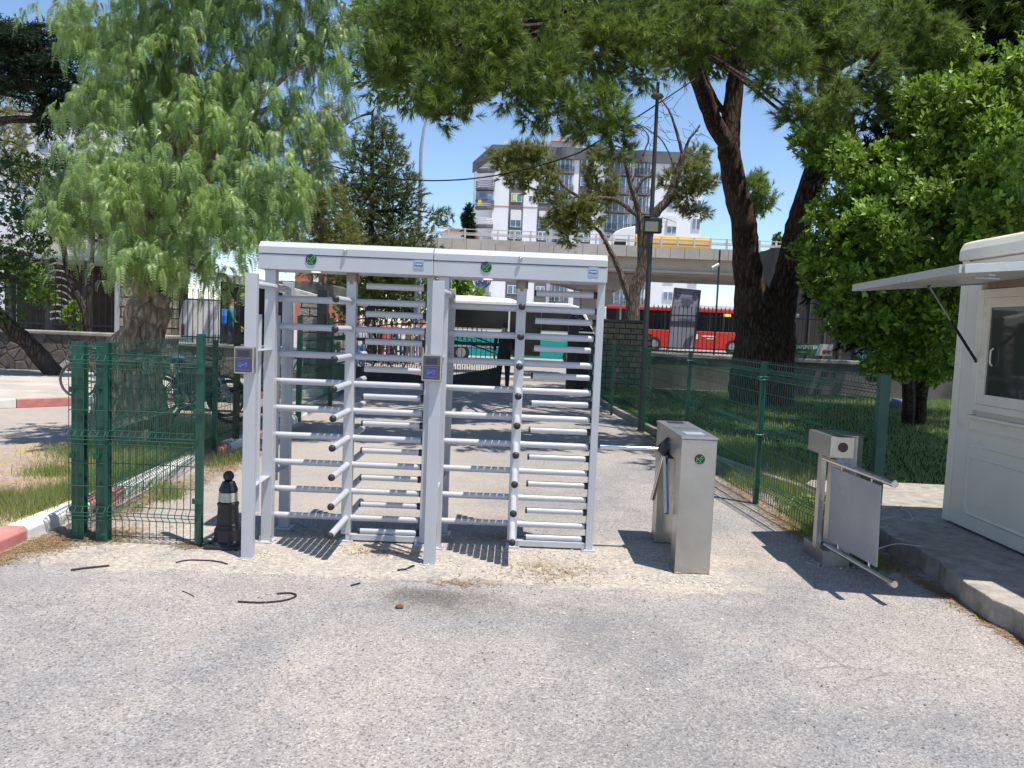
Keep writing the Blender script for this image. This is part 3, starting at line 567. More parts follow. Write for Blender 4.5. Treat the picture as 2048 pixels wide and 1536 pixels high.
b = MB(); bead(b, [(x, 6.42, .88),(x, 4.4, .88)], .016); bead(b, [(x, 6.38, .78),(x,6.42,.72),(x, 6.42, .36),(x,6.38,.30),(x,4.4,.30)], .014); bead(b, [(x,6.38,.78),(x,4.4,.78)], .014); bead(b,[(x,6.44,.86),(x,6.44,1.0),(x,4.4,1.0)],.012); b.build('moulding', cream, t, smooth=True)
b = MB(); b.mat(0).box(x-.01, x+.029, 6.43, 6.467, 1.13, 2.25); b.box(x-.012, x+.0285, 6.385, 6.4295, 1.17, 2.17); b.box(x-.012,x+.0285,4.85,6.3845,2.10,2.17); b.box(x-.014,x+.0285,4.85,6.3845,1.17,1.225); b.box(x-.04,x+.029,4.80,6.467,1.105,1.128); wf = b.build('window_frame', creamt, t, bevel=.004)
b = MB(); b.box(x-.006,x+.027,6.30,6.3842,1.226,2.099); b.box(x-.006,x+.027,4.9,6.2998,2.02,2.099); b.box(x-.006,x+.027,4.9,6.2998,1.226,1.31); b.build('sash', creamt, wf, bevel=.004)
b = MB(); b.box(x+.010,x+.014,4.9,6.2997,1.311,2.019); b.build('pane', glass('booth_glass', (.035,.04,.035), .03), wf)
b = MB(); b.tube([(x-.002,6.22,1.55),(x-.02,6.22,1.57),(x-.022,6.22,1.62),(x-.02,6.22,1.67),(x-.002,6.22,1.69)], .007, 8); b.build('handle', white_paint, wf, smooth=True)
b = MB(); b.box(x+.005,x+.029,4.81,6.38,2.175,2.255); b.build('rusty_recess', rust, t)
# awning: framed panel hinged on the booth, held by gas struts
aw = MB(); o0, o1, h0, h1 = (2.71,6.20,2.115), (2.71,4.72,2.155), (3.865,6.40,2.225), (3.865,4.60,2.25)
def sheet(b, qs, th):
    b.add([Vector(v) for v in qs] + [Vector(v)+Vector((0,0,th)) for v in qs], [(3,2,1,0),(4,5,6,7),(0,1,5,4),(1,2,6,5),(2,3,7,6),(3,0,4,7)])
sheet(aw, [o0,o1,h1,h0], .028)
aws = aw.build('awning', M('awning_sheet', (.50,.50,.48), .4, .2, .05, 2), t, bevel=.003)
b = MB(); V = lambda p, dz=0, dx=0, dy=0: (p[0]+dx, p[1]+dy, p[2]+dz)
b.bar(V(o0,.012,-.012), V(o1,.012,-.012), .022, .052); b.bar(V(o1,.012,0,-.012), V(h1,.012,0,-.012), .022, .055); b.bar(V(o0,.012,0,.012), V(h0,.012,0,.012), .022, .052); b.build('awning_frame', M('awning_alu', (.56,.56,.55), .35, .5, .05), aws, bevel=.003)
b = MB(); b.box(2.86,2.90,4.705,4.7085,2.13,2.142); b.box(2.78,2.93,4.7055,4.7075,2.11,2.118); b.build('hasp', galv, aws)
b = MB(); b.tube([(2.83,5.82,2.15),(2.84,5.82,2.185),(2.87,5.80,2.19),(2.89,5.80,2.155)], .008, 6); b.build('latch', white_paint, aws)
b = MB(); s0 = Vector((3.32,6.24,2.17)); s1 = Vector((x-.012,6.42,1.58)); m = s0.lerp(s1,.45); b.tube([s0, m], .006, 8); b.mat(1).tube([m, s1], .012, 10); b.ball(s1,.016,8,6); b.ball(s0,.013,8,6); b.build('gas_strut', [galv, black_gloss], t, smooth=True)
# ================================================================== LOOSE BITS ON THE GROUND
def hose(px, r, label, name='rubber_hose', cat='hose', m=None, z=.0):
    pts = [tuple(onz(a, c, z+r)) for a, c in px]; pts = [Vector(p) for p in pts]
    # smooth with catmull-rom
    out = []
    for i in range(len(pts)-1):
        p0 = pts[max(i-1,0)]; p1 = pts[i]; p2 = pts[i+1]; p3 = pts[min(i+2, len(pts)-1)]
        for k in range(5):
            s = k/5; out.append(.5*((2*p1)+(p2-p0)*s+(2*p0-5*p1+4*p2-p3)*s*s+(3*p1-p0-3*p2+p3)*s**3))
    out.append(pts[-1]); b = MB(); b.tube(out, r, 8); return b.solo(name, m or black_rub, label, cat, smooth=True)
hose([(476,1203),(520,1205),(560,1202),(585,1196),(592,1190),(580,1186),(554,1187)], .006, 'bent black cable offcut lying on the asphalt in front of the left cage')
hose([(142,1140),(180,1135),(219,1131)], .007, 'straight black rod on the ground below the green mesh posts', 'black_rod', 'rod')
hose([(352,1125),(378,1120),(430,1122),(455,1128)], .005, 'thin black cable left of the front post near the bollard')
hose([(365,1182),(377,1187),(388,1193)], .003, 'tiny dark wire piece on the asphalt below the bollard')
hose([(702,1171),(720,1166)], .006, 'short black plug of cable on the asphalt under the left cage')
hose([(795,1140),(812,1138),(822,1133),(828,1131)], .007, 'dirty curled rubber scrap left of the middle front post')
whitec = M('white_cable', (.55,.55,.52), .5)
hose([(1758,1040),(1790,1034),(1810,1040),(1825,1038),(1815,1022),(1805,1018),(1802,1010)], .004, 'white cable looping on the pavement behind the swing gate', 'cable', 'cable', whitec, .15)
hose([(1755,1098),(1790,1088),(1820,1090),(1845,1093)], .004, 'white cable end on the pavement nearer the booth wall', 'cable', 'cable', whitec, .15)
hose([(1758,1056),(1772,1053),(1775,1051)], .003, 'short white wire stub on the pavement between the two cables', 'cable', 'cable', whitec, .15)
hose([(545,1052),(580,1045),(600,1048),(612,1055)], .003, 'pale grey wire curl on the ground inside the left cage', 'cable', 'cable', M('grey_wire', (.30,.30,.30), .5))
def stone(px, py, r, c, label, z=0):
    p = onz(px, py, z); b = MB(); b.ball((0,0,0), 1, 7, 5)
    b.v = [(p[0]+v[0]*r*random.uniform(.8,1.2), p[1]+v[1]*r*random.uniform(.7,1.1), p[2]+r*.45+v[2]*r*.5) for v in b.v]; return b.solo('stone', M('stone', c, .9, 0, .2, 30), label, 'stone')
stone(799,1216,.026,(.16,.07,.05),'reddish brown lump on the dark patch of asphalt')
stone(1697,1118,.05,(.62,.60,.56),'white rubble piece in the straw beside the swing gate base')
stone(272,966+7,.03,(.5,.48,.44),'pale stone on the litter behind the green mesh gate')
stone(1337,998,.05,(.5,.5,.5),'pale stone at the foot of the right mesh fence post') if False else None
# plants: a small weed in the straw
def weed(px, py, h, n, label):
    p = onz(px, py, 0); P = np.tile(p, (n, 1)) + np.stack([rng.normal(size=n)*h*.5, rng.normal(size=n)*h*.4, np.zeros(n)], 1)
    o = npmesh('weed', leaves(P + np.stack([np.zeros(n), np.zeros(n), rng.uniform(.1,.9,n)*h], 1), h*.35, .45) - p, 4, grass_m); o.location = tuple(float(v) for v in p); tag(o, label, 'weed')
def leaves(P, L, w, up=.3):
    """diamond leaves at points P with random directions"""
    n = len(P); d = rng.normal(size=(n, 3)); d[:,2] += up; d /= np.linalg.norm(d, axis=1)[:,None]
    s = np.cross(d, rng.normal(size=(n, 3))); s /= np.linalg.norm(s, axis=1)[:,None]; l = L*rng.uniform(.6, 1.25, n)[:,None]
    V = np.empty((n, 4, 3)); V[:,0] = P; V[:,1] = P+d*l*.55+s*l*w*.5; V[:,2] = P+d*l; V[:,3] = P+d*l*.55-s*l*w*.5; return V.reshape(-1, 3)
weed(318,985,.12,140,'leafy green weed in the straw behind the mesh gate'); weed(275,1022,.07,70,'small flat weed nearer the foot of the mesh gate'); weed(1618,1030,.2,200,'tall weed clump just left of the swing gate')
# ================================================================== STONE WALLS, IRON FENCES, GATE
def stone_mat(name, c1, c2, sc=2.6, mortar=(.20,.18,.15), brick=True):
    t = NT(name); 
    if brick:
        n = t.n.new('ShaderNodeTexBrick'); mp = t.n.new('ShaderNodeMapping'); mp.inputs['Rotation'].default_value = (math.pi/2,0,0); t.L(t.co, mp.inputs[0]); t.L(t.mix(.03, mp.outputs[0], t.noise(4, 3, out=1)), n.inputs['Vector'])
        n.inputs['Color1'].default_value = (*c1,1); n.inputs['Color2'].default_value = (*c2,1); n.inputs['Mortar'].default_value = (.05,.045,.04,1); n.inputs['Scale'].default_value = sc; n.inputs['Mortar Size'].default_value = .022; n.inputs['Brick Width'].default_value = .62; n.inputs['Row Height'].default_value = .30; n.inputs['Bias'].default_value = -.1
        c = t.mix(1.0, n.outputs[0], t.ramp(t.noise(9, 5, .7), [(.3, .6), (.7, 1.25)]), 'MULTIPLY'); t.bump(t.math('SUBTRACT', t.noise(14, 4), t.math('MULTIPLY', n.outputs[1], 2)), .8, .04)
    else:
        v = t.vor(sc, 'Distance', 'DISTANCE_TO_EDGE'); cc = t.xyz(t.vor(sc, 'Color'))[0]; c = t.mix(t.mapr(v, .02, .09), mortar, t.mix(t.mapr(cc, .62, .78), c1, c2)); c = t.mix(1.0, c, t.ramp(t.noise(12, 5, .7), [(.3, .6), (.7, 1.25)]), 'MULTIPLY'); t.bump(t.mapr(v, 0, .1), .8, .03)
    return t.fin(c, .95, 0, .1)
rubble = stone_mat('rubble_wall', (.15,.125,.115), (.40,.39,.40), 3.4, (.12,.10,.09), False)
hewn = stone_mat('hewn_stone', (.44,.35,.24), (.30,.245,.175), 1.9)
capm = M('coping_stone', (.30,.28,.26), .9, 0, .25, 4, .4, 40)
def stone_wall(label, x0, x1, y0, y1, h, m=rubble, cap=.09, name='stone_wall', cat='wall', ov=.05, z=0):
    t = thing(name, label, cat, ((x0+x1)/2, (y0+y1)/2, z)); b = MB(); b.box(x0, x1, y0, y1, z-.03, z+h-cap); b.build('masonry', m, t)
    b = MB(); b.box(x0-ov, x1+ov, y0-ov, y1+ov, z+h-cap+.001, z+h); b.build('coping', capm, t, bevel=.02); return t
def X_(px, py, Y): return float(at(px, py, Y)[0])
def Z_(px, py, Y): return float(at(px, py, Y)[2])
stone_wall('low rubble stone wall with grey coping behind the leaning trunk on the left', -34, X_(345,668,19.6), 19.5, 19.95, 1.14)
stone_wall('tall rough stone gate pier partly hidden behind the burly island tree', X_(238,600,20.0), X_(330,600,20.0), 20.0, 20.8, 2.62, stone_mat('pier_stone', (.34,.27,.22), (.46,.40,.36), 1.2), .1, 'stone_pier', 'pier', .04, 0)
stone_wall('low stone wall below the black railings in front of the white van', X_(346,668,20.2), X_(600,668,20.2), 20.2, 20.6, .95)
stone_wall('square stone pier behind the left turnstile cage', X_(598,700,21), X_(640,700,21), 21, 21.7, 2.35, stone_mat('pier_stone_b', (.38,.33,.30), (.25,.23,.21), 1.4), .1, 'stone_pier', 'pier', .03)
t = thing('stone_wall', 'stepped brown hewn stone wall end right of the turnstiles', 'wall', (3.1, 23, 0))
xa, xb, xc = X_(1196,700,22.6), X_(1284,700,22.6), X_(1304,700,22.6)
b = MB(); b.box(xa, xb, 22.6, 23.6, -.03, 1.96); b.box(xb+.002, xc, 22.66, 23.54, -.03, 1.68); b.build('masonry', hewn, t, bevel=.02)
b = MB(); b.box(xa-.03, xb+.03, 22.57, 23.63, 1.962, 2.06); b.build('coping', M('mossy_cap', (.16,.13,.10), .95, 0, .35, 6, .5, 20), t, bevel=.03)
stone_wall('long dark stone boundary wall behind the lawn on the right', xc+.05, 34, 23.9, 24.35, 1.10, M('dark_render_wall', (.10,.092,.082), .95, 0, .4, 1.5, .5, 20), .12)
stone_wall('square concrete pillar with a flat cap behind the big pine trunk', X_(1556,650,23.4), X_(1584,650,23.4), 23.2, 23.85, 2.45, M('pillar_render', (.16,.145,.13), .95, 0, .3, 3, .3), .12, 'pillar', 'pillar', .1)
def iron_fence(p, q, z0, z1, label, sp=.13, rails=(.12,.85), curve=None, spear=True, cat='railing', name='iron_fence', r=.008):
    p = Vector((*p, 0)); q = Vector((*q, 0)); d = q-p; L = d.length; n = int(L/sp); t = thing(name, label, cat, (p.x+d.x/2, p.y+d.y/2, z0)); b = MB(); b2 = b
    for i in range(n+1):
        s = i/n; base = p + d*s; zt = z1 + (curve(s) if curve else 0)
        b.bar(base+Vector((0,0,z0)), base+Vector((0,0,zt)), r*2)
        if spear: b2.tube([base+Vector((0,0,zt-.01)), base+Vector((0,0,zt+.03)), base+Vector((0,0,zt+.11))], [r*1.0, r*2.6, .001], 4, caps=False)
    b.build('bars', black_paint, t, fix=False)
    for f in rails:
        b = MB(); dz = z0 + (z1-z0)*f
        if curve: b.tube([p + d*(i/16) + Vector((0,0,dz+curve(i/16)*f)) for i in range(17)], .022, 4)
        else: b.bar(p+Vector((0,0,dz)), q+Vector((0,0,dz)), .035)
        b.build('rail', black_paint, t)
    return t
iron_fence((-34,19.72),(X_(236,600,19.72),19.72), 1.14, 2.55, 'black iron railings on the left rubble wall behind the leaning trunk', .16)
iron_fence((X_(334,600,20.4),20.4),(X_(500,600,20.4),20.4), .95, 2.3, 'black iron railings in front of the white van')
iron_fence((X_(1306,650,24.1),24.1),(X_(1550,650,24.1),24.1), 1.10, 2.5, 'black spear railings in front of the red bus')
iron_fence((X_(1588,650,24.1),24.1),(34,24.1), 1.10, 2.55, 'black spear railings right of the concrete pillar, carrying the green banner')
# swing gate of black iron closing the entrance
def gate_leaf(px0, px1, Y0, Y1, label, hi, flip=False):
    xa, xb = X_(px0,700,Y0), X_(px1,700,Y1); t = thing('iron_gate', label, 'gate', ((xa+xb)/2, (Y0+Y1)/2, 0)); d = Vector((xb-xa, Y1-Y0, 0)); p = Vector((xa, Y0, 0)); L = d.length; n = int(L/.125); b = MB(); sp = b
    f = (lambda s: (1-s)) if flip else (lambda s: s)
    top = lambda s: hi + .38*math.sin(math.pi/2*f(s)); low = lambda s: .62 - .36*f(s)**.8
    for i in range(n+1):
        s = i/n; c = p+d*s; b.bar(c+Vector((0,0,.3)), c+Vector((0,0,top(s))), .018); sp.tube([c+Vector((0,0,top(s)-.01)), c+Vector((0,0,top(s)+.03)), c+Vector((0,0,top(s)+.13))], [.008,.022,.001], 4, caps=False)
        if i < n: c2 = p+d*((i+.5)/n); zz = low(s)+.2; b.bar(c2+Vector((0,0,.3)), c2+Vector((0,0,zz)), .014); sp.tube([c2+Vector((0,0,zz-.01)), c2+Vector((0,0,zz+.02)), c2+Vector((0,0,zz+.09))], [.007,.019,.001], 4, caps=False)
    b.build('bars', black_paint, t, fix=False)
    pl = [( -1, low(0)*.0+.03)]; b = MB(); N = 14; vs = []
    for i in range(N+1): c = p+d*(i/N); vs += [c+Vector((0,-.01,.03)), c+Vector((0,-.01,low(i/N)+.02)), c+Vector((0,.01,low(i/N)+.02)), c+Vector((0,.01,.03))]
    fs = []
    for i in range(N):
        a = i*4
        for j in range(4): fs.append((a+j, a+(j+1) % 4, a+4+(j+1) % 4, a+4+j))
    b.add(vs, fs); b.build('kick_panel', black_paint, t)
    b = MB(); b.tube([p+d*(i/N)+Vector((0,0,top(i/N)-.18)) for i in range(N+1)], .02, 4); b.tube([p+d*(i/N)+Vector((0,0,top(i/N)-.42)) for i in range(N+1)], .018, 4); b.bar(p+Vector((0,0,1.22)), p+d+Vector((0,0,1.22)), .05, .09); b.build('rails', black_paint, t)
    b = MB()
    for i in range(n): c = p+d*((i+.5)/n); b.torus((c.x, c.y, top((i+.5)/n)-.30), .05, .007, 'y', 12, 4)
    b.build('scroll_rings', black_paint, t)
    b = MB(); 
    for s in (0, 1): c = p+d*s; b.bar(c+Vector((0,0,0)), c+Vector((0,0,top(s)+.05)), .07)
    b.build('stiles', black_paint, t); return t
gate_leaf(647, 858, 20.6, 20.9, 'black iron gate leaf with spearheads seen through the left cage', 1.75)
gate_leaf(876, 1000, 20.8, 20.9, 'black iron gate leaf beside the standing man, seen through the right cage', 1.35, True)
b = MB(); x = X_(1145,700,20.6); b.box(x-.14,x+.14,20.5,20.78,0,1.95); b.lathe([(.17,1.951),(.17,2.0),(.06,2.12)],(x,20.64,0),8); b.solo('gate_post', black_paint, 'square black gate post right of the standing man', 'post', bevel=.01)
b = MB(); x = X_(644,700,20.6); b.box(x-.16,x+.10,20.6,20.86,0,2.5); b.solo('gate_post', black_paint, 'tall dark gate post left of the iron gate leaf behind the left cage', 'post', bevel=.01)
# round hoop and dark column right of opening
b = MB(); x = X_(1172,690,22.2); b.box(x-.26,x+.24,22.1,22.5,0,1.62); b.solo('dark_cabinet', M('dark_pillar', (.02,.02,.022), .6, 0, .2, 4), 'dark upright cabinet against the hewn stone wall end', 'cabinet', bevel=.01)
# ================================================================== VEHICLES
tyre = M('tyre', (.02,.02,.02), .8); rim = M('wheel_rim', (.35,.35,.36), .4, .6)
def wheel(parent, x, y, z, r, w=.22):
    b = MB(); b.tube([(x,y,z),(x,y+w,z)], r, 20); a = b.build('tyre', tyre, parent, smooth=True); b = MB(); b.tube([(x,y-.01,z),(x,y+.02,z)], r*.58, 16); b.build('rim', rim, a)
t = thing('minibus', 'white and teal minibus standing across the open gate', 'minibus', (0, 33.5, .2))
Y = 32.5; f = lambda px, py: (X_(px,py,Y), Z_(px,py,Y)); teal = M('teal_paint', (.012,.36,.34), .3, 0, .05); whp = M('white_vehicle_paint', (.80,.79,.77), .3, 0, .03)
xL, xR = X_(862,650,Y), X_(1202,650,Y); zb, zt, zr, zm = .45, 1.68, 2.78, 1.42
b = MB(); b.prism([(xL,zb),(xL,zm),(xR-.02,zm-.25),(xR,zb)], Y, Y+2.1, 'y'); b.build('lower_body', teal, t, bevel=.04)
b = MB(); b.prism([(xL,zm+.002),(xL,zr-.15),(xL+.12,zr),(xR-1.4,zr+.02),(xR-1.0,zr-.08),(xR-.62,zr-.45),(xR-.2,zm+.05),(xR-.04,zm-.247)], Y, Y+2.1, 'y'); b.build('upper_body', whp, t, bevel=.05)
b = MB(); b.box(xL-.005,xR-.03,Y-.012,Y-.001,.80,.92); b.build('grey_stripe', galv, t)
gw = glass('bus_glass', (.008,.009,.010), .12); gw.node_tree.nodes['Principled BSDF'].inputs['Specular IOR Level'].default_value = .25
for (a, c, d, e) in ((885,1016,616,660),(1026,1078,616,662),(1084,1142,622,662)):
    b = MB(); x0, z1 = f(a, d); x1, z0 = f(c, e); b.box(x0, x1, Y-.014, Y-.001, 1.62, 2.44); w_ = b.build('window', gw, t, bevel=.01)
b = MB(); b.prism([(xR-1.12,1.65),(xR-1.12,2.36),(xR-.8,2.36),(xR-.28,1.65)], Y-.014, Y-.001, 'y'); b.build('window', gw, t)
b = MB(); b.box(X_(1018,700,Y),X_(1080,700,Y),Y-.02,Y-.0145,.55,2.46); b.build('door', gw, t, bevel=.01)
b = MB(); b.ball((xL+1.6,Y+1,zr),1,16,8,(1.7,.8,.22)); b.ball((xL+3.1,Y+1,zr),.5,12,6,(1,1,.35)); b.build('roof_pod', whp, t, smooth=True)
b = MB(); b.box(xR-1.0,xR-.86,Y-.28,Y-.04,1.75,2.2); b.box(xR-1.2,xR-.75,Y-.1,Y-.015,1.72,1.78); b.build('mirror', black_gloss, t, bevel=.02)
b = MB(); b.box(xR-.12,xR+.03,Y+.1,Y+.4,.85,1.05); b.build('headlight', M('headlight', (.6,.6,.62), .15), t)
for x in (xL+1.3, xR-1.2): wheel(t, x, Y-.005, .56, .36)
for (px, c) in ((940,(.8,.5,.15)),(1084,(.8,.5,.15))):
    b = MB(); x0 = X_(px,600,Y); b.box(x0-.05,x0+.05,Y-.01,Y-.001,2.58,2.66); b.build('marker_light', M('amber', c, .4), t)
t = thing('city_bus', 'long red city bus with dark windows behind the spear railings', 'bus', (10, 49, .6))
Y = 48.0; xL, xR = X_(1212,650,Y), X_(1586,650,Y); redp = M('red_bus_paint', (.55,.035,.02), .3, 0, .06)
b = MB(); b.box(xL,xR,Y,Y+2.5,.85,1.96); b.build('lower_body', redp, t, bevel=.06)
b = MB(); b.box(xL+.02,xR-.02,Y+.03,Y+2.47,1.962,3.12); b.build('window_band', gw, t)
b = MB(); b.box(xL,xR,Y,Y+2.5,3.122,3.34); b.build('roof_edge', redp, t, bevel=.05)
b = MB(); b.box(X_(1398,600,Y),X_(1500,600,Y),Y+.05,Y+2.4,3.342,3.62); b.build('roof_unit', whp, t, bevel=.05)
b = MB(); b.box(xL-.12,xL-.002,Y+.05,Y+2.4,1.0,3.2); b.build('end_panel', whp, t, bevel=.05)
for px in (1234,1262,1330,1372,1420,1447,1520,1550):
    b = MB(); x = X_(px,640,Y); b.box(x-.05,x+.05,Y+.005,Y+.029,1.97,3.11); b.build('window_pillar', black_gloss, t)
b = MB(); b.box(X_(1447,625,Y),X_(1462,625,Y),Y+.005,Y+.029,2.92,3.08); b.build('route_sign', emis('amber_sign', (1,.5,.05), 1.0), t)
b = MB(); b.box(X_(1404,670,Y),X_(1432,670,Y),Y-.008,Y-.001,1.62,1.69); b.box(X_(1413,670,Y),X_(1427,670,Y),Y-.008,Y-.001,1.48,1.53); b.box(X_(1392,670,Y),X_(1396,670,Y),Y-.008,Y-.001,1.45,1.75); b.build('side_decal', whp, t)
for px in (1307,1466): wheel(t, X_(px,690,Y), Y-.01, 1.03, .47)
t = thing('panel_van', 'white van seen from behind through the black railings on the left', 'van', (-11.5, 28, .1))
Y = 27.5; xL, xR = X_(357,640,Y), X_(481,640,Y)
b = MB(); b.prism([(xL,.45),(xL,1.5),(xL+.12,2.12),(xL+.30,2.27),(xR-.30,2.27),(xR-.12,2.12),(xR,1.5),(xR,.45)], Y, Y+4.6, 'y'); b.build('body', whp, t, bevel=.06)
b = MB(); xm = (xL+xR)/2; b.box(xm-.012,xm+.012,Y-.004,Y-.0005,.6,2.2); b.build('door_seam', black_gloss, t)
b = MB(); b.box(xL-.02,xR+.02,Y-.12,Y-.01,.42,.60); b.build('bumper', galv, t, bevel=.03)
for x in (xL+.10, xR-.22): b = MB(); b.box(x,x+.12,Y-.012,Y-.001,.95,1.35); b.build('tail_light', M('tail_light', (.5,.03,.02), .3), t, bevel=.01)
b = MB(); b.box(xL+.7,xL+1.0,Y-.006,Y-.001,.7,1.02); b.build('blue_sticker', M('blue_sticker', (.05,.35,.7), .5), t)
for x in (xL+.05, xR-.27): wheel(t, x+.1, Y+.6, .42, .32)
t = thing('tanker_truck', 'truck with a white cab and long yellow tank crossing the overpass', 'truck', (12, 71, 8.5))
Y = 71.0; yel = M('yellow_tank_paint', (.68,.36,.03), .4, 0, .06)
xa, xb = X_(1272,480,Y), X_(1422,480,Y); zt = Z_(1300,468,Y)
b = MB(); b.prism([(Y,zt-1.7),(Y-.05,zt-1.0),(Y+.1,zt-.3),(Y+.6,zt),(Y+1.9,zt),(Y+2.4,zt-.3),(Y+2.5,zt-1.0),(Y+2.4,zt-1.7)], xa, xb, 'x'); b.build('tank', yel, t, bevel=.05)
b = MB(); b.box(xa,xb,Y-.12,Y-.06,zt-.52,zt-.42); b.box(xa,xb,Y-.1,Y-.04,zt-1.25,zt-1.15); b.build('tank_rails', yel, t)
b = MB(); c0, c1 = X_(1210,480,Y), X_(1270,480,Y); b.prism([(c0,zt-2.2),(c0+.1,zt-1.2),(c0+.9,zt+.1),(c0+1.6,zt+.45),(c1,zt+.7),(c1,zt-2.2)], Y+.1, Y+2.4, 'y'); cb = b.build('cab', whp, t, bevel=.1)
b = MB(); b.prism([(c0+.75,zt-1.3),(c0+.95,zt-.55),(c1-.8,zt-.55),(c1-.8,zt-1.3)], Y+.085, Y+.099, 'y'); b.build('window', gw, cb)
b = MB(); b.box(xa,xb,Y+.2,Y+2.2,zt-2.1,zt-1.72); b.build('chassis', M('blue_chassis', (.08,.16,.34), .5), t)
for px in (1225,1260,1360,1380,1400): wheel(t, X_(px,495,Y), Y, zt-2.3, .5, .3)
# ================================================================== OVERPASS
t = thing('overpass', 'concrete road overpass with a pale metal guard rail', 'overpass', (10, 66, .8))
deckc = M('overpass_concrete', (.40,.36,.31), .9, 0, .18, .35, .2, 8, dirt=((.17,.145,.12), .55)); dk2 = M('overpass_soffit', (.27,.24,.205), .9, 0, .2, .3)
Y = 64.0; zt = Z_(900,476,Y); zb = Z_(900,498,Y); zg = Z_(1300,540,Y+1.2); x0, x1 = X_(700,480,Y), 64
b = MB(); x = x0
while x < x1: b.box(x+.015, x+1.2-.015, Y, Y+.30, zb, zt); x += 1.2
b.build('parapet_panels', deckc, t)
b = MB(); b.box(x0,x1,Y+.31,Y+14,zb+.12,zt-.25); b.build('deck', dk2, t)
b = MB(); b.prism([(Y+1.2,zg),(Y+1.15,zb+.1),(Y+1.5,zb+.1),(Y+1.5,zg)], x0, x1, 'x'); b.prism([(Y+1.0,zg-.16),(Y+1.0,zg-.002),(Y+1.7,zg-.002),(Y+1.7,zg-.16)], x0, x1, 'x')
for i in range(1, 10): b.box(x0,x1,Y+1.2+i*1.3,Y+1.5+i*1.3,zg-.05,zb+.1); b.box(x0,x1,Y+1.1+i*1.3,Y+1.7+i*1.3,zg-.2,zg-.052)
b.build('girders', deckc, t)
b = MB(); px0, px1 = X_(1086,590,Y+4), X_(1300,590,Y+4); b.prism([(px0,zg-.25),(px0+.2,zg-.9),(px0+1.2,zg-1.3),(px0+3.0,zg-1.75),(px1-3,zg-1.75),(px1,zg-.25)], Y+3, Y+6, 'y'); b.box((px0+px1)/2-1.3,(px0+px1)/2+1.3,Y+3.3,Y+5.7,.5,zg-1.74); b.build('pier', M('pier_concrete', (.26,.21,.16), .9, 0, .25, .5), t)
zr = Z_(900,455,Y)
railm = M('guard_rail_paint', (.50,.46,.40), .6, 0, .15, 1)
x = x0
while x < x1: b = MB(); b.box(x-.07,x+.07,Y+.05,Y+.2,zt,zr); b.build('rail_post', railm, t); x += 1.35
b = MB(); b.box(x0,x1,Y+.08,Y+.16,zt+.30,zt+.42); b.build('low_rail', railm, t)
for zz in (zr-.06, zr-.36): b = MB(); b.box(x0,x1,Y+.1,Y+.15,zz-.03,zz+.03); b.build('rail', railm, t)
# ================================================================== APARTMENT BUILDING
wallg = M('pale_grey_render', (.84,.83,.85), .85, 0, .04, .2, dirt=((.5,.49,.5), .3)); dkg = M('dark_grey_render', (.13,.135,.14), .8, 0, .1, .3); wfr = M('white_window_frame', (.75,.75,.74), .5); gap = glass('apartment_glass', (.10,.14,.19), .05)
t = thing('apartment_building', 'pale grey apartment block with dark parapet and round balconies beyond the overpass', 'building', (12, 150, .9))
Y = 140.0; XX = lambda px: X_(px, 400, Y); xa, xb = XX(985), XX(1404); ztop = Z_(985,290,Y); zp = Z_(985,313,Y)
foot = [(xa,Y),(xb,Y),(xb,Y+20),(xa+4,Y+20),(XX(936),Y+15)]
b = MB(); b.prism(foot, .9, zp, 'z'); b.build('wall', wallg, t)
b = MB(); b.prism([(xa-.3,Y-.5),(xb+.3,Y-.5),(xb+.3,Y+20.3),(xa+3,Y+20.3),(XX(932),Y+15.3)], zp+.01, ztop, 'z'); b.build('parapet', dkg, t)
b = MB(); c0 = XX(1085); b.box(c0,c0+7,Y+4,Y+10,ztop+.01,ztop+2.0); b.box(c0+1.3,c0+6,Y+3.5,Y+10.5,ztop+2.01,ztop+2.8); b.build('roof_house', M('pink_render', (.62,.50,.50), .8, 0, .06, .5), t)
b = MB(); b.lathe([(1.0,0),(1.0,1.3),(.7,1.5)],(c0+8,Y+5,ztop+.02),12); b.build('roof_tank', wfr, t)
b = MB(); b.box(XX(1003),XX(1009),Y+3,Y+4,ztop+.01,ztop+1.4); b.build('chimney', wallg, t)
fl = 3.28; z0 = Z_(1032,404,Y)   # sill of the reference floor
rows = [z0 + fl*k for k in range(2, -9, -1)]
b = MB()
for px0, px1 in ((1018,1047),(1076,1100),(1156,1184)): b.box(XX(px0),XX(px1),Y-.05,Y-.001,4,zp-.01)
b.build('dark_strips', dkg, t)
def win(x0, x1, z0, z1, y=Y, shut=0, ylw=0):
    b = MB(); b.box(x0,x1,y-.14,y-.051,z0,z1); w = b.build('window', wfr, t)
    b = MB(); n = 2 if x1-x0 < 2.6 else 3; s = (x1-x0)/n
    for i in range(n): b.box(x0+s*i+.12,x0+s*(i+1)-.08,y-.17,y-.1401,z0+.12,z1-.12)
    b.build('pane', gap, w)
    if shut: b = MB(); b.box(x0+.05,x1-.05,y-.35,y-.171,z0+.9*(z1-z0)*.5,z1+.3); b.build('shutter', wfr, w)
    if ylw: b = MB(); b.box(x0+.25,x0+s-.1,y-.2,y-.171,z0+.2,z1-.25); b.build('yellow_paper', M('yellow_paper', (.65,.65,.12), .6), w)
cnt = 0
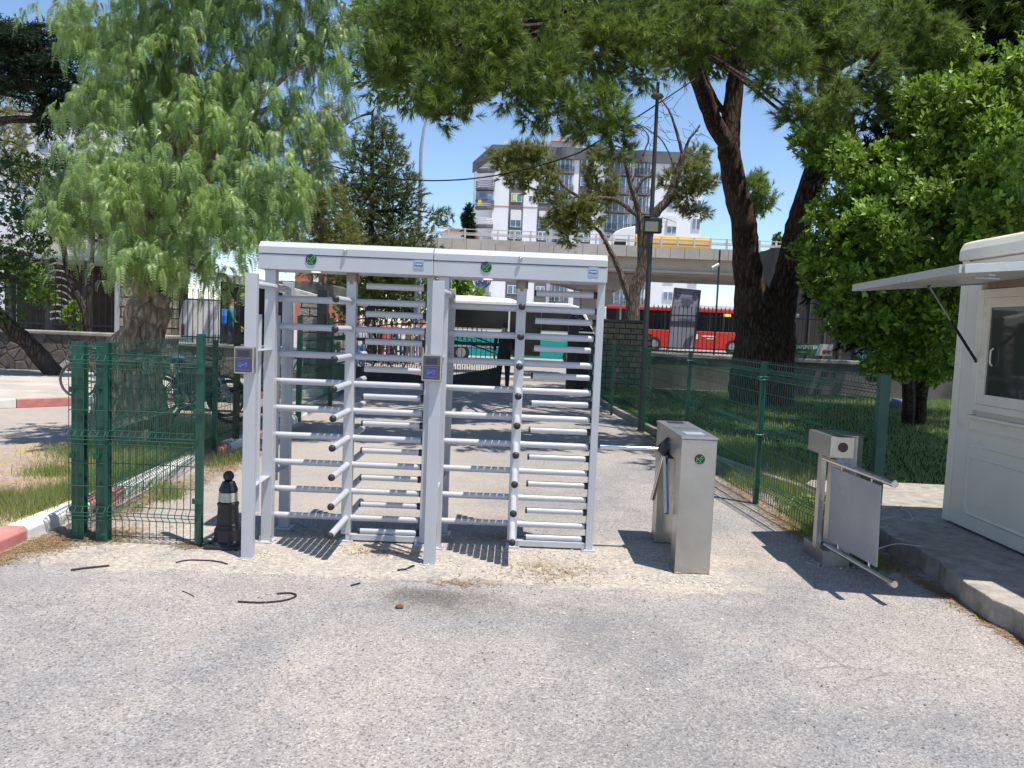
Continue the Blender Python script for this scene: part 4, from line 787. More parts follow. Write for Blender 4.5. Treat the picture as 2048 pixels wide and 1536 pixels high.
for i, z in enumerate(rows):
    if z < 3.5: continue
    tall = (i == 3)
    for px0, px1 in ((1022,1044),(1079,1097),(1159,1181),(1336,1356)):
        win(XX(px0),XX(px1),z-(1.2 if tall else 0),z+1.55,shut=tall,ylw=(i == 2 and px0 < 1100))
    win(XX(1386),XX(1403),z-.3,z+1.7)
    for (px0, px1, dep) in ((1107,1146,1.3),(1210,1262,1.5),(1266,1300,1.5)):
        xx0, xx1 = XX(px0), XX(px1); cx = (xx0+xx1)/2; hw = (xx1-xx0)/2
        arc = [(cx+hw*math.cos(a), Y-dep*math.sin(a)) for a in [math.pi*q/8 for q in range(9)]]
        b = MB(); b.prism(arc, z-1.35, z-1.0, 'z'); bl = b.build('balcony', dkg, t)
        b = MB()
        for zz in (z-.75,z-.5,z-.25,z+.0): b.tube([(x_, y_, zz) for x_, y_ in arc], .045, 4)
        b.build('balcony_rail', black_paint, bl)
        b = MB(); b.prism([(cx+hw*.9*math.cos(a), Y-.06-dep*.55*math.sin(a)) for a in [math.pi*q/6 for q in range(7)]], z-.99, z+1.6, 'z'); b.build('glazing', gap, bl)
        b = MB()
        for q in range(1, 6): a = math.pi*q/6; b.box(cx+hw*.92*math.cos(a)-.07, cx+hw*.92*math.cos(a)+.07, Y-.16-dep*.58*math.sin(a), Y-.04-dep*.56*math.sin(a), z-.99, z+1.6)
        b.build('glazing_frame', wfr, bl)
    # corner balconies
    cx, cy = xa-.9, Y+.4; arc = [(cx-1.9+0*i,cy+1.2),(cx-2.2,cy-.2),(cx-1.4,cy-1.3),(cx,cy-1.6),(cx+1.0,cy-1.2),(cx+1.2,cy-.4)]
    b = MB(); b.prism(arc, z-1.5, z-1.05, 'z'); bl = b.build('balcony', dkg, t); b = MB()
    for zz in (z-.8,z-.5,z-.2,z+.05): b.tube([(x_, y_, zz) for x_, y_ in arc], .05, 4)
    b.build('balcony_rail', wfr if i in (3,) else black_paint, bl)
    if i == 2: b = MB(); b.prism([(x_*.96+cx*.04, y_+.2) for x_, y_ in arc], z-.2, z+1.6, 'z'); b.build('glazing', gap, bl)
b = MB(); b.box(xa-2.5,xa-1.9,Y-1.5,Y-1.44,rows[2]-.9,rows[2]-.1); b.build('yellow_cloth', M('yellow_cloth', (.75,.55,.04), .7), t)
b = MB(); b.box(XX(985)+.05,XX(1155),Y-.06,Y-.01,Z_(1000,412,Y)-.05,Z_(1000,412,Y)+.05); b.build('red_line', M('red_line', (.5,.12,.1), .7), t)
for q in (1282, 1238, 1127): b = MB(); b.lathe([(1.6,-1.1),(1.65,.9),(1.3,1.0)],(XX(q),Y-.2,ztop-1.1),14); b.build('parapet_round', dkg, t)
# pale block far left behind the cedar, other low houses
t = thing('apartment_building', 'white apartment block glimpsed at the upper left between the conifers', 'building', (-75, 125, 1))
Y = 120.; x0, x1 = X_(40,250,Y), X_(190,250,Y); zt = Z_(110,225,Y)
b = MB(); b.box(x0-10,x1,Y,Y+14,1,zt); b.build('wall', M('white_render', (.66,.67,.70), .8, 0, .04, .2), t); b = MB(); b.box(x0-10.4,x1+.4,Y-.4,Y+14.4,zt+.01,zt+.6); b.build('roof', M('tin_roof', (.45,.47,.5), .6), t)
for r in range(5):
    for c in range(5): b = MB(); xx = x0-4+c*3.3; b.box(xx,xx+1.7,Y-.1,Y-.01,zt-2.9-r*3.1,zt-1.3-r*3.1); b.build('window', gap, t)
t = thing('brick_house', 'small brick and white house seen under the left canopy between branches', 'house', (-22, 75, .9))
Y = 75.; x0, x1 = X_(590,560,Y), X_(690,560,Y); b = MB(); b.box(x0,x1,Y,Y+8,.9,Z_(640,536,Y)); b.build('wall', M('orange_brick', (.42,.16,.09), .9, 0, .15, 1), t); b = MB(); b.box(X_(628,560,Y),X_(646,560,Y),Y-.3,Y-.01,.9,Z_(636,520,Y)); b.build('stair_tower', whp, t)
for q in (655,672): b = MB(); b.box(X_(q,550,Y),X_(q+10,550,Y),Y-.05,Y-.01,5.0,6.2); b.build('window', gw, t)
t = thing('low_house', 'tiled low house peeking above the overpass rail at its left end', 'house', (-12, 130, 1)); Y = 130.; x0, x1 = X_(884,460,Y), X_(948,460,Y)
b = MB(); b.box(x0,x1,Y,Y+8,1,Z_(900,468,Y)); b.build('wall', wallg, t); b = MB(); b.prism([(x0-.5,Z_(900,467,Y)),(x0+1.5,Z_(900,457,Y)),(x1+.5,Z_(900,457,Y)),(x1+.5,Z_(900,467,Y))], Y-.5, Y+8.5, 'y'); b.build('roof', M('roof_tiles', (.40,.20,.14), .9, 0, .2, 2), t)
# cafe pavilion on the left
t = thing('cafe_pavilion', 'low cafe pavilion with a pale flat roof and dark open interior on the left', 'building', (-16, 27, 0))
Y = 26.; x0, x1 = X_(-160,500,Y), X_(246,500,Y); z1, z0 = Z_(120,476,Y), Z_(120,512,Y)
b = MB(); b.box(x0,x1,Y,Y+7,z0,z1); b.build('roof_slab', M('pale_fascia', (.62,.60,.55), .8, 0, .06, .6), t, bevel=.02); b = MB(); b.box(X_(150,450,Y+2),X_(330,450,Y+2),Y+2,Y+6,z1+.01,z1+.9); b.build('upper_block', M('grey_fascia', (.22,.23,.25), .7), t)
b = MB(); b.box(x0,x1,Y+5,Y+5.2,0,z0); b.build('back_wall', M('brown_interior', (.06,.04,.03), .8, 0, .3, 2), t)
b = MB(); b.box(x0,x1,Y-.1,Y-.01,z0-.12,z0-.001); b.build('gutter', galv, t)
for px in (20,100,175,240): b = MB(); xx = X_(px,600,Y+.3); b.box(xx-.12,xx+.12,Y+.2,Y+.45,0,z0-.001); b.build('column', M('dark_column', (.05,.05,.055), .6), t)
arch = M('cream_arch', (.50,.45,.38), .8)
for i in range(9):
    b = MB(); xx = X_(118,600,25); zz = 1.0+i*.22; b.tube([(xx-.45+.9*q/6, 25-.1, zz+.32*math.sin(math.pi*.5*q/6*1.0)) if False else (xx+.5*math.cos(math.pi*(.15+.5*q/6)), 24.9, zz+.4*math.sin(math.pi*(.15+.5*q/6))) for q in range(7)], .028, 5); b.build('arched_slat', arch, t)
# gatehouse canopy left of the gate
t = thing('gatehouse', 'dark flat-roofed gatehouse canopy with a corrugated pale edge behind the left cage', 'building', (-7, 23, 0))
Y = 22.; roofd = M('roof_slab_dark', (.10,.095,.09), .8, 0, .5, 2); 
b = MB(); b.prism([(X_(430,545,Y),Z_(430,545,Y)),(X_(520,558,Y),Z_(520,558,Y)),(X_(626,588,Y),Z_(626,588,Y)),(X_(626,600,Y),Z_(626,600,Y)),(X_(520,575,Y),Z_(520,575,Y)),(X_(430,560,Y),Z_(430,560,Y))], Y, Y+3, 'y'); b.build('sloping_roof', M('corrugated_edge', (.55,.53,.50), .6, 0, .35, 6), t)
b = MB(); b.box(X_(575,575,Y+1.5),X_(658,575,Y+1.5),Y+.6,Y+4,Z_(620,590,Y+1.5),Z_(620,566,Y+1.5)); b.build('roof_slab', roofd, t, bevel=.05)
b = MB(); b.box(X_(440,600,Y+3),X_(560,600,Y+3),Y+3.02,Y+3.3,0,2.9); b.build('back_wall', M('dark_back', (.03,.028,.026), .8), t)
for px in (487,560,628): b = MB(); xx = X_(px,640,Y+.5); b.box(xx-.10,xx+.10,Y+.65,Y+.85,0,2.55); b.build('post', black_paint, t)
# kiosk and dark hoarding behind the right railings
t = thing('dark_kiosk', 'dark brown kiosk behind the right railings and the green banner', 'kiosk', (14, 31, .2))
b = MB(); b.box(X_(1545,600,30),X_(1960,600,30),30,34,.1,5.2); b.build('wall', M('kiosk_dark', (.035,.030,.026), .8, 0, .3, 1), t)
for i in range(12): b = MB(); xx = X_(1560+i*32,600,29.9); b.box(xx-.05,xx+.05,29.92,29.998,.2,5.1); b.build('wall_batten', M('batten', (.07,.06,.05), .8), t)
# ================================================================== SIGNS, POLES, WIRES
t = thing('street_banner', 'tall grey fabric banner on a thin frame in front of the red bus', 'banner', (4.9, 24.6, 1.2))
Y = 24.6; P = [Vector(tuple(at(a, c, Y))) for a, c in ((1334,698),(1388,698),(1401,581),(1349,576))]
bn = NT('banner_cloth'); c_ = bn.ramp(bn.noise(1.6, 5, .6), [(.3, (.24,.245,.31)), (.7, (.34,.34,.41))]); bm_ = bn.fin(c_, .7)
b = MB(); b.add([v for v in P]+[v+Vector((0,.02,0)) for v in P], [(0,1,2,3),(7,6,5,4),(0,4,5,1),(1,5,6,2),(2,6,7,3),(3,7,4,0)]); b.build('banner_cloth', bm_, t)
b = MB(); 
for q, r in ((P[0],P[3]),(P[3],P[2]),(P[2],P[1]),(P[0].lerp(P[3],.46),P[1].lerp(P[2],.46))): b.bar(q+Vector((0,-.015,0)), r+Vector((0,-.015,0)), .035, .03)
b.bar(P[0]+Vector((0,-.015,0)), P[0]+Vector((-.02,-.015,-.12)), .035); b.bar(P[1]+Vector((0,-.015,0)), P[1]+Vector((-.02,-.015,-.12)), .035); b.build('frame', M('banner_frame', (.10,.085,.07), .7), t)
ink = M('banner_ink', (.08,.09,.16), .7)
def onb(u, v): return P[0].lerp(P[1], u).lerp(P[3].lerp(P[2], u), v) + Vector((0,-.012,0))
for u in (.16, .84): b = MB(); c = onb(u, .92); b.torus((c.x,c.y,c.z), .085, .012, 'y', 20, 4); b.torus((c.x,c.y,c.z), .045, .014, 'y', 16, 4); b.build('emblem', ink, t)
ang = math.atan2(P[2].z-P[3].z, P[2].x-P[3].x)
b = MB()
for v, u0_, u1_, h_ in ((.865,.30,.72,.02),(.81,.33,.78,.05),(.745,.35,.68,.045),(.5,.3,.9,.012),(.52,.35,.85,.012)):
    u = u0_
    while u < u1_: a = onb(u, v); c = onb(u+.03, v); b.bar(a, c, .006, h_); u += .042
b.build('printed_lines', ink, t)
t = thing('cafe_banner', 'green advertising banner with white lettering on the right railings', 'banner', (12, 24, 1.2))
Y = 24.0; x0, x1 = X_(1574,690,Y), X_(1666,690,Y); z0, z1 = 1.22, 1.58
b = MB(); b.box(x0,x1,Y,Y+.015,z0,z1); b.build('banner_cloth', M('green_banner', (.03,.15,.05), .6), t)
b = MB(); b.prism([(x1-.55,z0),(x1-.4,z1),(x1,z1),(x1,z0)], Y-.006, Y-.001, 'y'); b.build('picture_area', M('banner_white', (.5,.5,.48), .6), t)
b = MB(); b.ball((x1-.25,Y-.012,z0+.13),.07,8,5,(1,.1,1)); b.ball((x1-.12,Y-.012,z0+.12),.06,8,5,(1,.1,1)); b.build('red_fruit', M('red_print', (.35,.03,.03), .6), t)
text_mesh('CAFEPETEK', .15, 'lettering', white_paint, t, ((x0+x1)/2-.12, Y-.004, z0+.24), (math.pi/2,0,0), .001, 1.0, bold=.004)
b = MB(); b.torus((x0+.08,Y-.006,z0+.2),.05,.010,'y',14,4); b.build('round_mark', white_paint, t)
b = MB(); b.box(x0+.35,x1-.8,Y-.006,Y-.001,z0+.07,z0+.10); b.build('small_print', M('pale_green', (.25,.45,.28), .6), t)
b = MB(); b.box(X_(1712,710,24),X_(1785,710,24),24,24.02,1.05,1.42); b.solo('blue_panel', M('blue_panel', (.05,.32,.55), .6), 'bright blue panel fixed on the right railings under the shrub', 'panel')
t = thing('metro_sign', 'blue metro sign with a white triangle and yellow letters under the overpass', 'sign', (-2, 50, .6))
Y = 50.; x0, x1 = X_(946,566,Y), X_(984,566,Y); zc = Z_(965,566,Y)
b = MB(); b.add([(x0,Y,zc+.35),(x1,Y,zc+.35),(x1-.1,Y,zc-.05),((x0+x1)/2,Y,zc-.5),(x0+.1,Y,zc-.05)]+[(x0,Y+.1,zc+.35),(x1,Y+.1,zc+.35),(x1-.1,Y+.1,zc-.05),((x0+x1)/2,Y+.1,zc-.5),(x0+.1,Y+.1,zc-.05)], [(0,1,2,3,4),(9,8,7,6,5),(0,5,6,1),(1,6,7,2),(2,7,8,3),(3,8,9,4),(4,9,5,0)]); b.build('sign_board', M('metro_blue', (.03,.06,.25), .5), t)
b = MB(); xm = (x0+x1)/2; b.add([(xm-.22,Y-.01,zc+.3),(xm+.22,Y-.01,zc+.3),(xm,Y-.01,zc+.05)], [(0,1,2)]); b.build('white_triangle', M('sign_lightblue', (.35,.6,.9), .5), t)
for s in (-1,1): text_mesh('M', .36, 'lettering', M('sign_yellow', (.75,.6,.2), .5), t, (xm+s*.40, Y-.006, zc+.08), (math.pi/2,0,0), .002, .8)
b = MB(); b.tube([(xm,Y+.05,.5),(xm,Y+.05,zc-.45)], .09, 8); b.build('pole', galv, t)
darkg = M('dark_pole_paint', (.045,.05,.055), .5, .3, .15, 3)
t = thing('lamp_post', 'dark lamp post beside the mesh fence with a black floodlight on it', 'lamp', (2.26, 13.25, 0))
lb = onz(1282,865); tp = Vector(tuple(at(1322,165,13.3)))
b = MB(); b.tube([(2.26,13.25,0),(2.26,13.27,2.6),(2.25,13.3,tp.z)], [.055,.045,.028], 12); b.build('pole', darkg, t, smooth=True)
b = MB(); lz = float(at(1320,193,13.3)[2]); b.ball((2.25,13.3,lz), .10, 14, 8, (1.1,1,.55)); b.build('lamp_head', M('lamp_head_brown', (.16,.14,.12), .5), t, smooth=True)
fz = float(at(1290,453,13.2)[2]); fx = 2.26
b = MB(); b.box(fx-.17,fx+.14,13.02,13.16,fz-.12,fz+.13); b.box(fx-.17,fx-.06,13.0,13.18,fz+.131,fz+.16); b.build('floodlight', black_paint, t, bevel=.01)
b = MB(); b.box(fx-.145,fx+.07,13.012,13.0195,fz-.10,fz+.06); b.build('floodlight_lens', M('floodlight_lens', (.22,.22,.18), .3), t)
t = thing('street_lamp', 'tall pale grey street lamp with a curved top left of the overpass', 'lamp', (-4, 34, .2))
Y = 34.; pts = [Vector(tuple(at(a, c, Y))) for a, c in ((838,700),(838,500),(842,300),(847,262),(856,225))]; pts[0].z = .2
b = MB(); b.tube(pts, [.13,.10,.075,.06,.05], 10); b.build('pole', galv, t, smooth=True)
e = pts[-1]; b = MB(); b.bar(e, e+Vector((.5,0,.25)), .22, .08); b.build('lamp_head', galv, t)
b = MB(); c = at(836,549,Y); b.box(c[0]-.12,c[0]+.12,Y-.17,Y-.13,c[2]-.15,c[2]+.15); b.build('yellow_plate', M('yellow_plate', (.75,.5,.05), .6), t)
def pole(px, ytop, Y, r, label, m=galv, zb=0, name='steel_pole'):
    x = X_(px, 640, Y); b = MB(); b.tube([(x,Y,zb),(x,Y,Z_(px,ytop,Y))], [r, r*.7], 10); return b.solo(name, m, label, 'pole', smooth=True)
pole(234, 440, 15.5, .055, 'grey metal pole left of the burly island tree trunk')
pole(829, 545, 30., .05, 'thin grey pole with red band beside the street lamp foot', M('pole_blue', (.22,.25,.32), .5), .1)
t = thing('camera_pole', 'thin dark pole carrying a white security camera beside the banner', 'pole', (X_(1432,640,24.2), 24.2, 1.1)); x = X_(1434,600,24.2)
b = MB(); b.tube([(x,24.2,1.1),(x,24.2,Z_(1438,500,24.2))], .03, 8); b.build('pole', darkg, t); c = at(1431,531,24.2); b = MB(); b.tube([(c[0]-.12,24.1,c[2]-.09),(c[0]+.08,24.1,c[2]+.03)], .055, 10); b.build('camera', white_paint, t, smooth=True)
pole(1240, 560, 27., .04, 'thin pale pole behind the hewn stone wall end', galv, .1)
pole(900, 548, 40., .04, 'thin white mast rising behind the minibus roof', galv, .3)
# meter cabinet on the pine trunk / pale conduit
def cable(a, bpt, sag, r, label, m=black_rub):
    a = Vector(a); c = Vector(bpt); b = MB(); b.tube([a.lerp(c, i/24)+Vector((0,0,-4*sag*(i/24)*(1-i/24))) for i in range(25)], r, 5); return b.solo('overhead_cable', m, label, 'cable')
A = Vector(tuple(at(600,310,14))); B = Vector(tuple(at(1160,305,13.2))); 
cable(A, B, .46, .012, 'black overhead cable sagging across the sky between the trees')
cable(B, Vector(tuple(at(1390,158,13.4))), .02, .012, 'overhead cable rising past the dark lamp head')
# ================================================================== PEOPLE
skin_m = M('skin', (.36,.20,.13), .5, 0, .06, 20); hairm = M('dark_hair', (.02,.015,.012), .7)
clothm = {}
def cloth(c):
    if c not in clothm: clothm[c] = M('cloth', c, .85, 0, .12, 9)
    return clothm[c]
def person(label, loc, h=1.72, face=0., shirt=(.2,.2,.2), trou=(.05,.05,.06), hair=(.02,.015,.012), stride=.0, arms=(.1,.1), elbow=(.1,.1), bag=None, sit=0, group='people beyond the gate'):
    """one continuous skinned figure; local -Y is forward"""
    V = []; E = []; R = []; T = []
    def a(p, r, tag_, par=None): V.append(p); R.append(r); T.append(tag_); (E.append((par, len(V)-1)) if par is not None else None); return len(V)-1
    pel = a((0,.0,.95), (.155,.105), 'b'); wa = a((0,.01,1.10), (.135,.095), 's', pel); ch = a((0,.0,1.30), (.165,.11), 's', wa); up = a((0,.01,1.43), (.13,.08), 's', ch); nk = a((0,0,1.52), (.055,.058), 'k', up)
    h0 = a((0,-.015,1.60), (.068,.078), 'k', nk); h1 = a((0,-.01,1.67), (.075,.092), 'k', h0); h2 = a((0,.005,1.735), (.055,.065), 'h', h1); a((0,-.115,1.635), (.012,.012), 'k', h0)
    for s, ar, el in ((-1, arms[0], elbow[0]), (1, arms[1], elbow[1])):
        sh = a((s*.185,.01,1.42), (.062,.06), 's', up); ex = Vector((s*.225, .02-.27*math.sin(ar), 1.42-.27*math.cos(ar))); e_ = a(tuple(ex), (.044,.044), 's', sh)
        w_ = ex + Vector((s*.01, -.25*math.sin(ar+el), -.25*math.cos(ar+el))); wi = a(tuple(w_), (.028,.026), 'k', e_); pm = w_ + Vector((0, -.07*math.sin(ar+el), -.07*math.cos(ar+el))); pi_ = a(tuple(pm), (.034,.018), 'k', wi)
        fd = Vector((0, -math.sin(ar+el+.25), -math.cos(ar+el+.25))); sd = Vector((0, math.cos(ar+el), -math.sin(ar+el)))
        for q, L in ((-1.5,.072),(-.5,.082),(.5,.078),(1.5,.062)): f1 = a(tuple(pm+sd*q*.018+fd*L*.5), (.009,.009), 'k', pi_); a(tuple(pm+sd*q*.019+fd*L+Vector((-s*.012,0,0))), (.007,.007), 'k', f1)
        th = a(tuple(pm-sd*.04+fd*.005), (.010,.010), 'k', pi_)
        f_ = stride*s; hp = a((s*.09,0,.88), (.098,.10), 't', pel); kn = a((s*.10,-.02-f_*.35,.50), (.062,.064), 't', hp); an = a((s*.105,.03-f_*.75+abs(f_)*.05,.09), (.042,.045), 't', kn); a((s*.12,-.13-f_*.75,.035), (.042,.03), 'f', an)
    me = bpy.data.meshes.new('sk'); me.from_pydata([Vector(v)*(h/1.76) for v in V], E, []); o = bpy.data.objects.new('sk', me); COL.objects.link(o)
    md = o.modifiers.new('s', 'SKIN'); md.use_smooth_shade = True; sb = o.modifiers.new('u', 'SUBSURF'); sb.levels = 1
    for i, r in enumerate(R): me.skin_vertices[0].data[i].radius = (r[0]*h/1.76, r[1]*h/1.76)
    me.skin_vertices[0].data[0].use_root = True
    dg = bpy.context.evaluated_depsgraph_get(); dg.update(); nm = bpy.data.meshes.new_from_object(o.evaluated_get(dg)); bpy.data.objects.remove(o)
    for m in (skin_m, cloth(shirt), cloth(trou), M('hair', hair, .7), black_rub): nm.materials.append(m)
    idx = {'k': 0, 's': 1, 't': 2, 'b': 2, 'h': 3, 'f': 4}; K = np.array(V)*(h/1.76)
    # densify bones for the nearest-bone lookup
    bp = []; bt = []
    for i, j in E:
        for s in (0, .35, .65, 1): bp.append(K[i]*(1-s)+K[j]*s); bt.append(T[i] if s < .5 and T[i] != 'b' or T[j] == 'f' and s < .6 else T[j])
    bp = np.array(bp)
    for p_ in nm.polygons:
        c = np.array(p_.center); k_ = int(np.argmin(((bp-c)**2).sum(1))); tg = bt[k_]
        if tg == 'k' and c[2] > 1.60*h/1.76 and c[1] > .0: tg = 'h'
        p_.material_index = idx[tg]
    o = bpy.data.objects.new('person', nm); COL.objects.link(o); o.location = loc; o.rotation_euler = (0, 0, face); tag(o, label, 'person', group)
    if bag: b = MB(); b.prism([(-.15,-.2),(.15,-.2),(.17,.05),(.12,.24),(-.12,.24),(-.17,.05)], .12, .26, 'y'); b.v = [(x_,y_,z_+1.25) for x_,y_,z_ in b.v]; b.build('backpack', cloth(bag), o, world=False, bevel=.04)
    return o
def gp(px, Y, z=0): return (X_(px, 680, Y), Y, z)
person('man in dark clothes standing with his back turned in the open gateway', gp(1009,19.6), 1.86, math.pi, (.012,.013,.018), (.02,.02,.022), arms=(.25,.1), elbow=(.5,.1), group=None)
P_m = bpy.context.scene.objects[-1] if False else None
person('person in a teal shirt with a blue backpack walking past the white van', gp(463,21.6,.40), 1.80, math.pi/2+.3, (.02,.16,.14), (.04,.07,.14), (.12,.09,.07), .3, (.3,.2), (.5,.4), (.03,.18,.6), group=None)
person('person in a purple top at the far left edge of the white van', gp(346,22.6,.3), 1.66, -1.2, (.10,.04,.2), (.5,.5,.5), stride=.2)
person('person in loose white shirt and dark trousers outside the gate, seen left of the rotor', gp(672,25.5,.04), 1.72, math.pi, (.72,.70,.66), (.07,.06,.05), (.3,.28,.27), .12, (.5,.4), (1.0,1.1))
crowd = [(722,25.3,(.70,.70,.72),(.06,.20,.45),'person in white shirt and bright blue jeans just right of the left rotor'),(741,28.4,(.16,.18,.2),(.03,.03,.04),'person in grey top behind the blue jeans'),(771,27.6,(.45,.12,.12),(.25,.05,.06),'person in a brick red outfit beside the bicycle outside'),
 (792,29,(.05,.08,.2),(.05,.05,.06),'person in a navy jacket beyond the gate leaf'),(806,29.6,(.72,.72,.70),(.04,.06,.16),'person in a white top and navy trousers in the queue'),(818,29.1,(.50,.38,.22),(.30,.26,.20),'person in tan clothes in the queue'),(832,30,(.06,.06,.25),(.35,.35,.36),'person in a blue top and grey trousers in the queue'),
 (846,29.4,(.55,.45,.45),(.5,.45,.40),'person in pale pink near the left edge of the middle posts'),(760,30.2,(.03,.03,.035),(.03,.03,.03),'person in black at the back of the queue'),(858,28.6,(.35,.08,.05),(.02,.02,.02),'person in dark red between the middle posts'),(783,31,(.6,.6,.62),(.1,.1,.12),'person in light grey standing farthest back')]
for i, (px, Y, c1, c2, lab) in enumerate(crowd): person(lab, gp(px, Y, .05+.02*(Y-25)), 1.62+.13*((i*37) % 5)/4, (i*1.7) % 6.28, c1, c2, stride=.1*((i*13) % 4-1.5), arms=(.1+.1*(i % 3), .15), elbow=(.3*(i % 4), .4))
# ================================================================== BICYCLES
def bicycle(label, loc, rz, col, saddle=(.02,.02,.02), mtb=True, lean=.0, sc=1.0, group=None):
    t = thing('bicycle', label, 'bicycle', (0,0,0), group); fm = M('bike_paint', col, .35, .3, .1, 10); R = .335
    for x in (-.53, .53):
        b = MB(); b.torus((x,0,R), R-.02, .022 if mtb else .015, 'y', 30, 6); b.torus((x,0,R), R-.045, .010, 'y', 30, 4); w = b.build('wheel', M('grey_tyre', (.10,.10,.10), .8) if not mtb else tyre, t, smooth=True)
        b = MB()
        for k in range(16): a = k*math.pi/8; b.tube([(x+.02*math.cos(a+.5),0,R+.02*math.sin(a+.5)),(x+(R-.05)*math.cos(a),0,R+(R-.05)*math.sin(a))], .0016, 3, caps=False)
        b.tube([(x,-.04,R),(x,.04,R)], .02, 8); b.build('spokes', chrome, w)
    bb = (-.08,0,.29); st = (-.22,0,.74); hd = (.36,0,.78); hb_ = (.40,0,.66); b = MB()
    for p, q, r in ((bb,st,.016),(bb,hb_,.019),(st,hd,.017),(hd,hb_,.019)): b.tube([p,q], r, 8)
    for s in (-.05,.05): b.tube([(-.53,s,R),(st[0],s*.3,st[2]-.04)], .009, 6); b.tube([(-.53,s,R),(bb[0],s*.5,bb[2])], .010, 6)
    b.build('frame', fm, t, smooth=True)
    b = MB()
    for s in (-.06,.06): b.tube([(hb_[0]+.01,s,.66),(.53,s,R)], .016, 8)
    b.tube([(hb_[0]+.01,-.07,.67),(hb_[0]+.01,.07,.67)], .014, 6); b.tube([hd,(.33,0,.94)], .014, 8); b.build('fork', galv if mtb else fm, t, smooth=True)
    b = MB(); b.tube([(.28,-.30,1.0),(.34,-.12,.95),(.34,.12,.95),(.28,.30,1.0)], .012, 8); b.build('handlebar', black_rub, t, smooth=True)
    b = MB(); b.ball((-.28,0,.90),.13,12,6,(1.05,.6,.30)); b.tube([st,(-.26,0,.88)], .012, 6); b.build('saddle', M('saddle', saddle, .5), t, smooth=True)
    b = MB(); b.torus((bb[0],.05,bb[2]), .085, .007, 'y', 18, 4); b.bar((bb[0],.06,bb[2]),(bb[0]+.12,.06,bb[2]-.11),.02); b.bar((bb[0],-.06,bb[2]),(bb[0]-.12,-.06,bb[2]+.11),.02); b.box(bb[0]+.08,bb[0]+.17,.06,.15,bb[2]-.125,bb[2]-.10); b.box(bb[0]-.17,bb[0]-.08,-.15,-.06,bb[2]+.10,bb[2]+.125); b.build('crankset', galv, t)
    t.location = loc; t.rotation_euler = (lean, 0, rz); return t
bicycle('old bicycle with a pale tyre and red frame parked behind the twin green posts', (-7.12, 13.6, .13), .12, (.38,.03,.03), mtb=False, lean=.05)
bicycle('black mountain bicycle with a blue saddle cover parked behind the green mesh', (-5.05, 12.15, .10), -.10, (.03,.03,.035), (.06,.20,.55), lean=-.06)
bicycle('mountain bicycle with grey fork and red details parked behind the black bollard', (-4.68, 11.4, .10), -.10, (.06,.02,.03), lean=.08)
bicycle('dark bicycle ridden past outside the gate', (X_(765,700,27), 27, .06), .1, (.04,.04,.05))
t = thing('motor_scooter', 'dark motor scooter parked among the bicycles behind the island tree', 'scooter', (-4.8, 12.7, .1))
x, y = -4.8, 12.8
for dx in (-.62,.62): b = MB(); b.torus((x+dx,y,.33),.19,.06,'y',20,8); b.build('wheel', tyre, t, smooth=True)
b = MB(); b.prism([(x-.85,.45),(x-.75,.75),(x-.1,.78),(x+.05,.42),(x+.35,.38),(x+.48,.95),(x+.60,.98),(x+.62,.50),(x+.35,.26),(x-.35,.26)], y-.14, y+.14, 'y'); b.build('body', black_gloss, t, bevel=.05)
b = MB(); b.box(x-.8,x-.1,y-.13,y+.13,.785,.88); b.build('seat', black_rub, t, bevel=.04); b = MB(); b.tube([(x+.45,y-.32,1.08),(x+.52,y,1.02),(x+.45,y+.32,1.08)],.02,8); b.ball((x+.56,y,.98),.09,10,6); b.build('handlebar', black_gloss, t)
# ================================================================== TREES AND SHRUBS
def px_blobs(L, ysp=.9):
    """(px, py, Y, rpx[, rpy]) measured in the photo -> real centres and radii in metres"""
    out = []
    for q in L:
        px, py, Y, rp = q[:4]; rq = q[4] if len(q) > 4 else rp; c = at(px, py, Y); out.append((c, np.array([rp*Y/FPX, max(rp, rq)*ysp*Y/FPX, rq*Y/FPX])))
    return out
def scatter(blobs, n, k=7, tight=.34, dens=True):
    P = []; D = []
    vol = np.array([r[0]*r[1]*r[2] for _, r in blobs])**.66; vol = vol/vol.mean()
    for (c, r), v in zip(blobs, vol):
        m = max(3, int(n*v)); u = rng.normal(size=(k, 3)); u /= np.linalg.norm(u, axis=1)[:,None]; sub = u*rng.uniform(.35, .85, k)[:,None]
        i = rng.integers(0, k, m); q = sub[i] + rng.normal(size=(m, 3))*tight; ln = np.linalg.norm(q, axis=1); q *= np.minimum(1, 1.15/np.maximum(ln, .01))[:,None]
        P.append(c + q*r); d = q*r; D.append(d/np.maximum(np.linalg.norm(d, axis=1), 1e-6)[:,None])
    return np.concatenate(P), np.concatenate(D)
def unit(v): return v/np.maximum(np.linalg.norm(v, axis=1), 1e-9)[:,None]
def needle_tufts(P, D, m=26, L=.13, w=.007, shoot=.14, up=.35, droop=.25, spread=.75):
    n = len(P); s = unit(D*.7 + rng.normal(size=(n, 3))*.45 + np.array([0, 0, up])); s = np.repeat(s, m, 0); c = np.repeat(P, m, 0); N = n*m
    u = rng.uniform(0, 1, N)[:,None]; perp = unit(np.cross(s, rng.normal(size=(N, 3)))); a = rng.uniform(.25, 1, N)[:,None]*spread
    d = unit(s*np.cos(a) + perp*np.sin(a)) ; d = unit(d + np.array([0, 0, -droop])); l = L*rng.uniform(.6, 1.15, N)[:,None]; b = c + s*u*shoot; sd = unit(np.cross(d, rng.normal(size=(N, 3))))*w/2
    V = np.empty((N, 3, 3)); V[:,0] = b-sd; V[:,1] = b+sd; V[:,2] = b+d*l; return V.reshape(-1, 3)
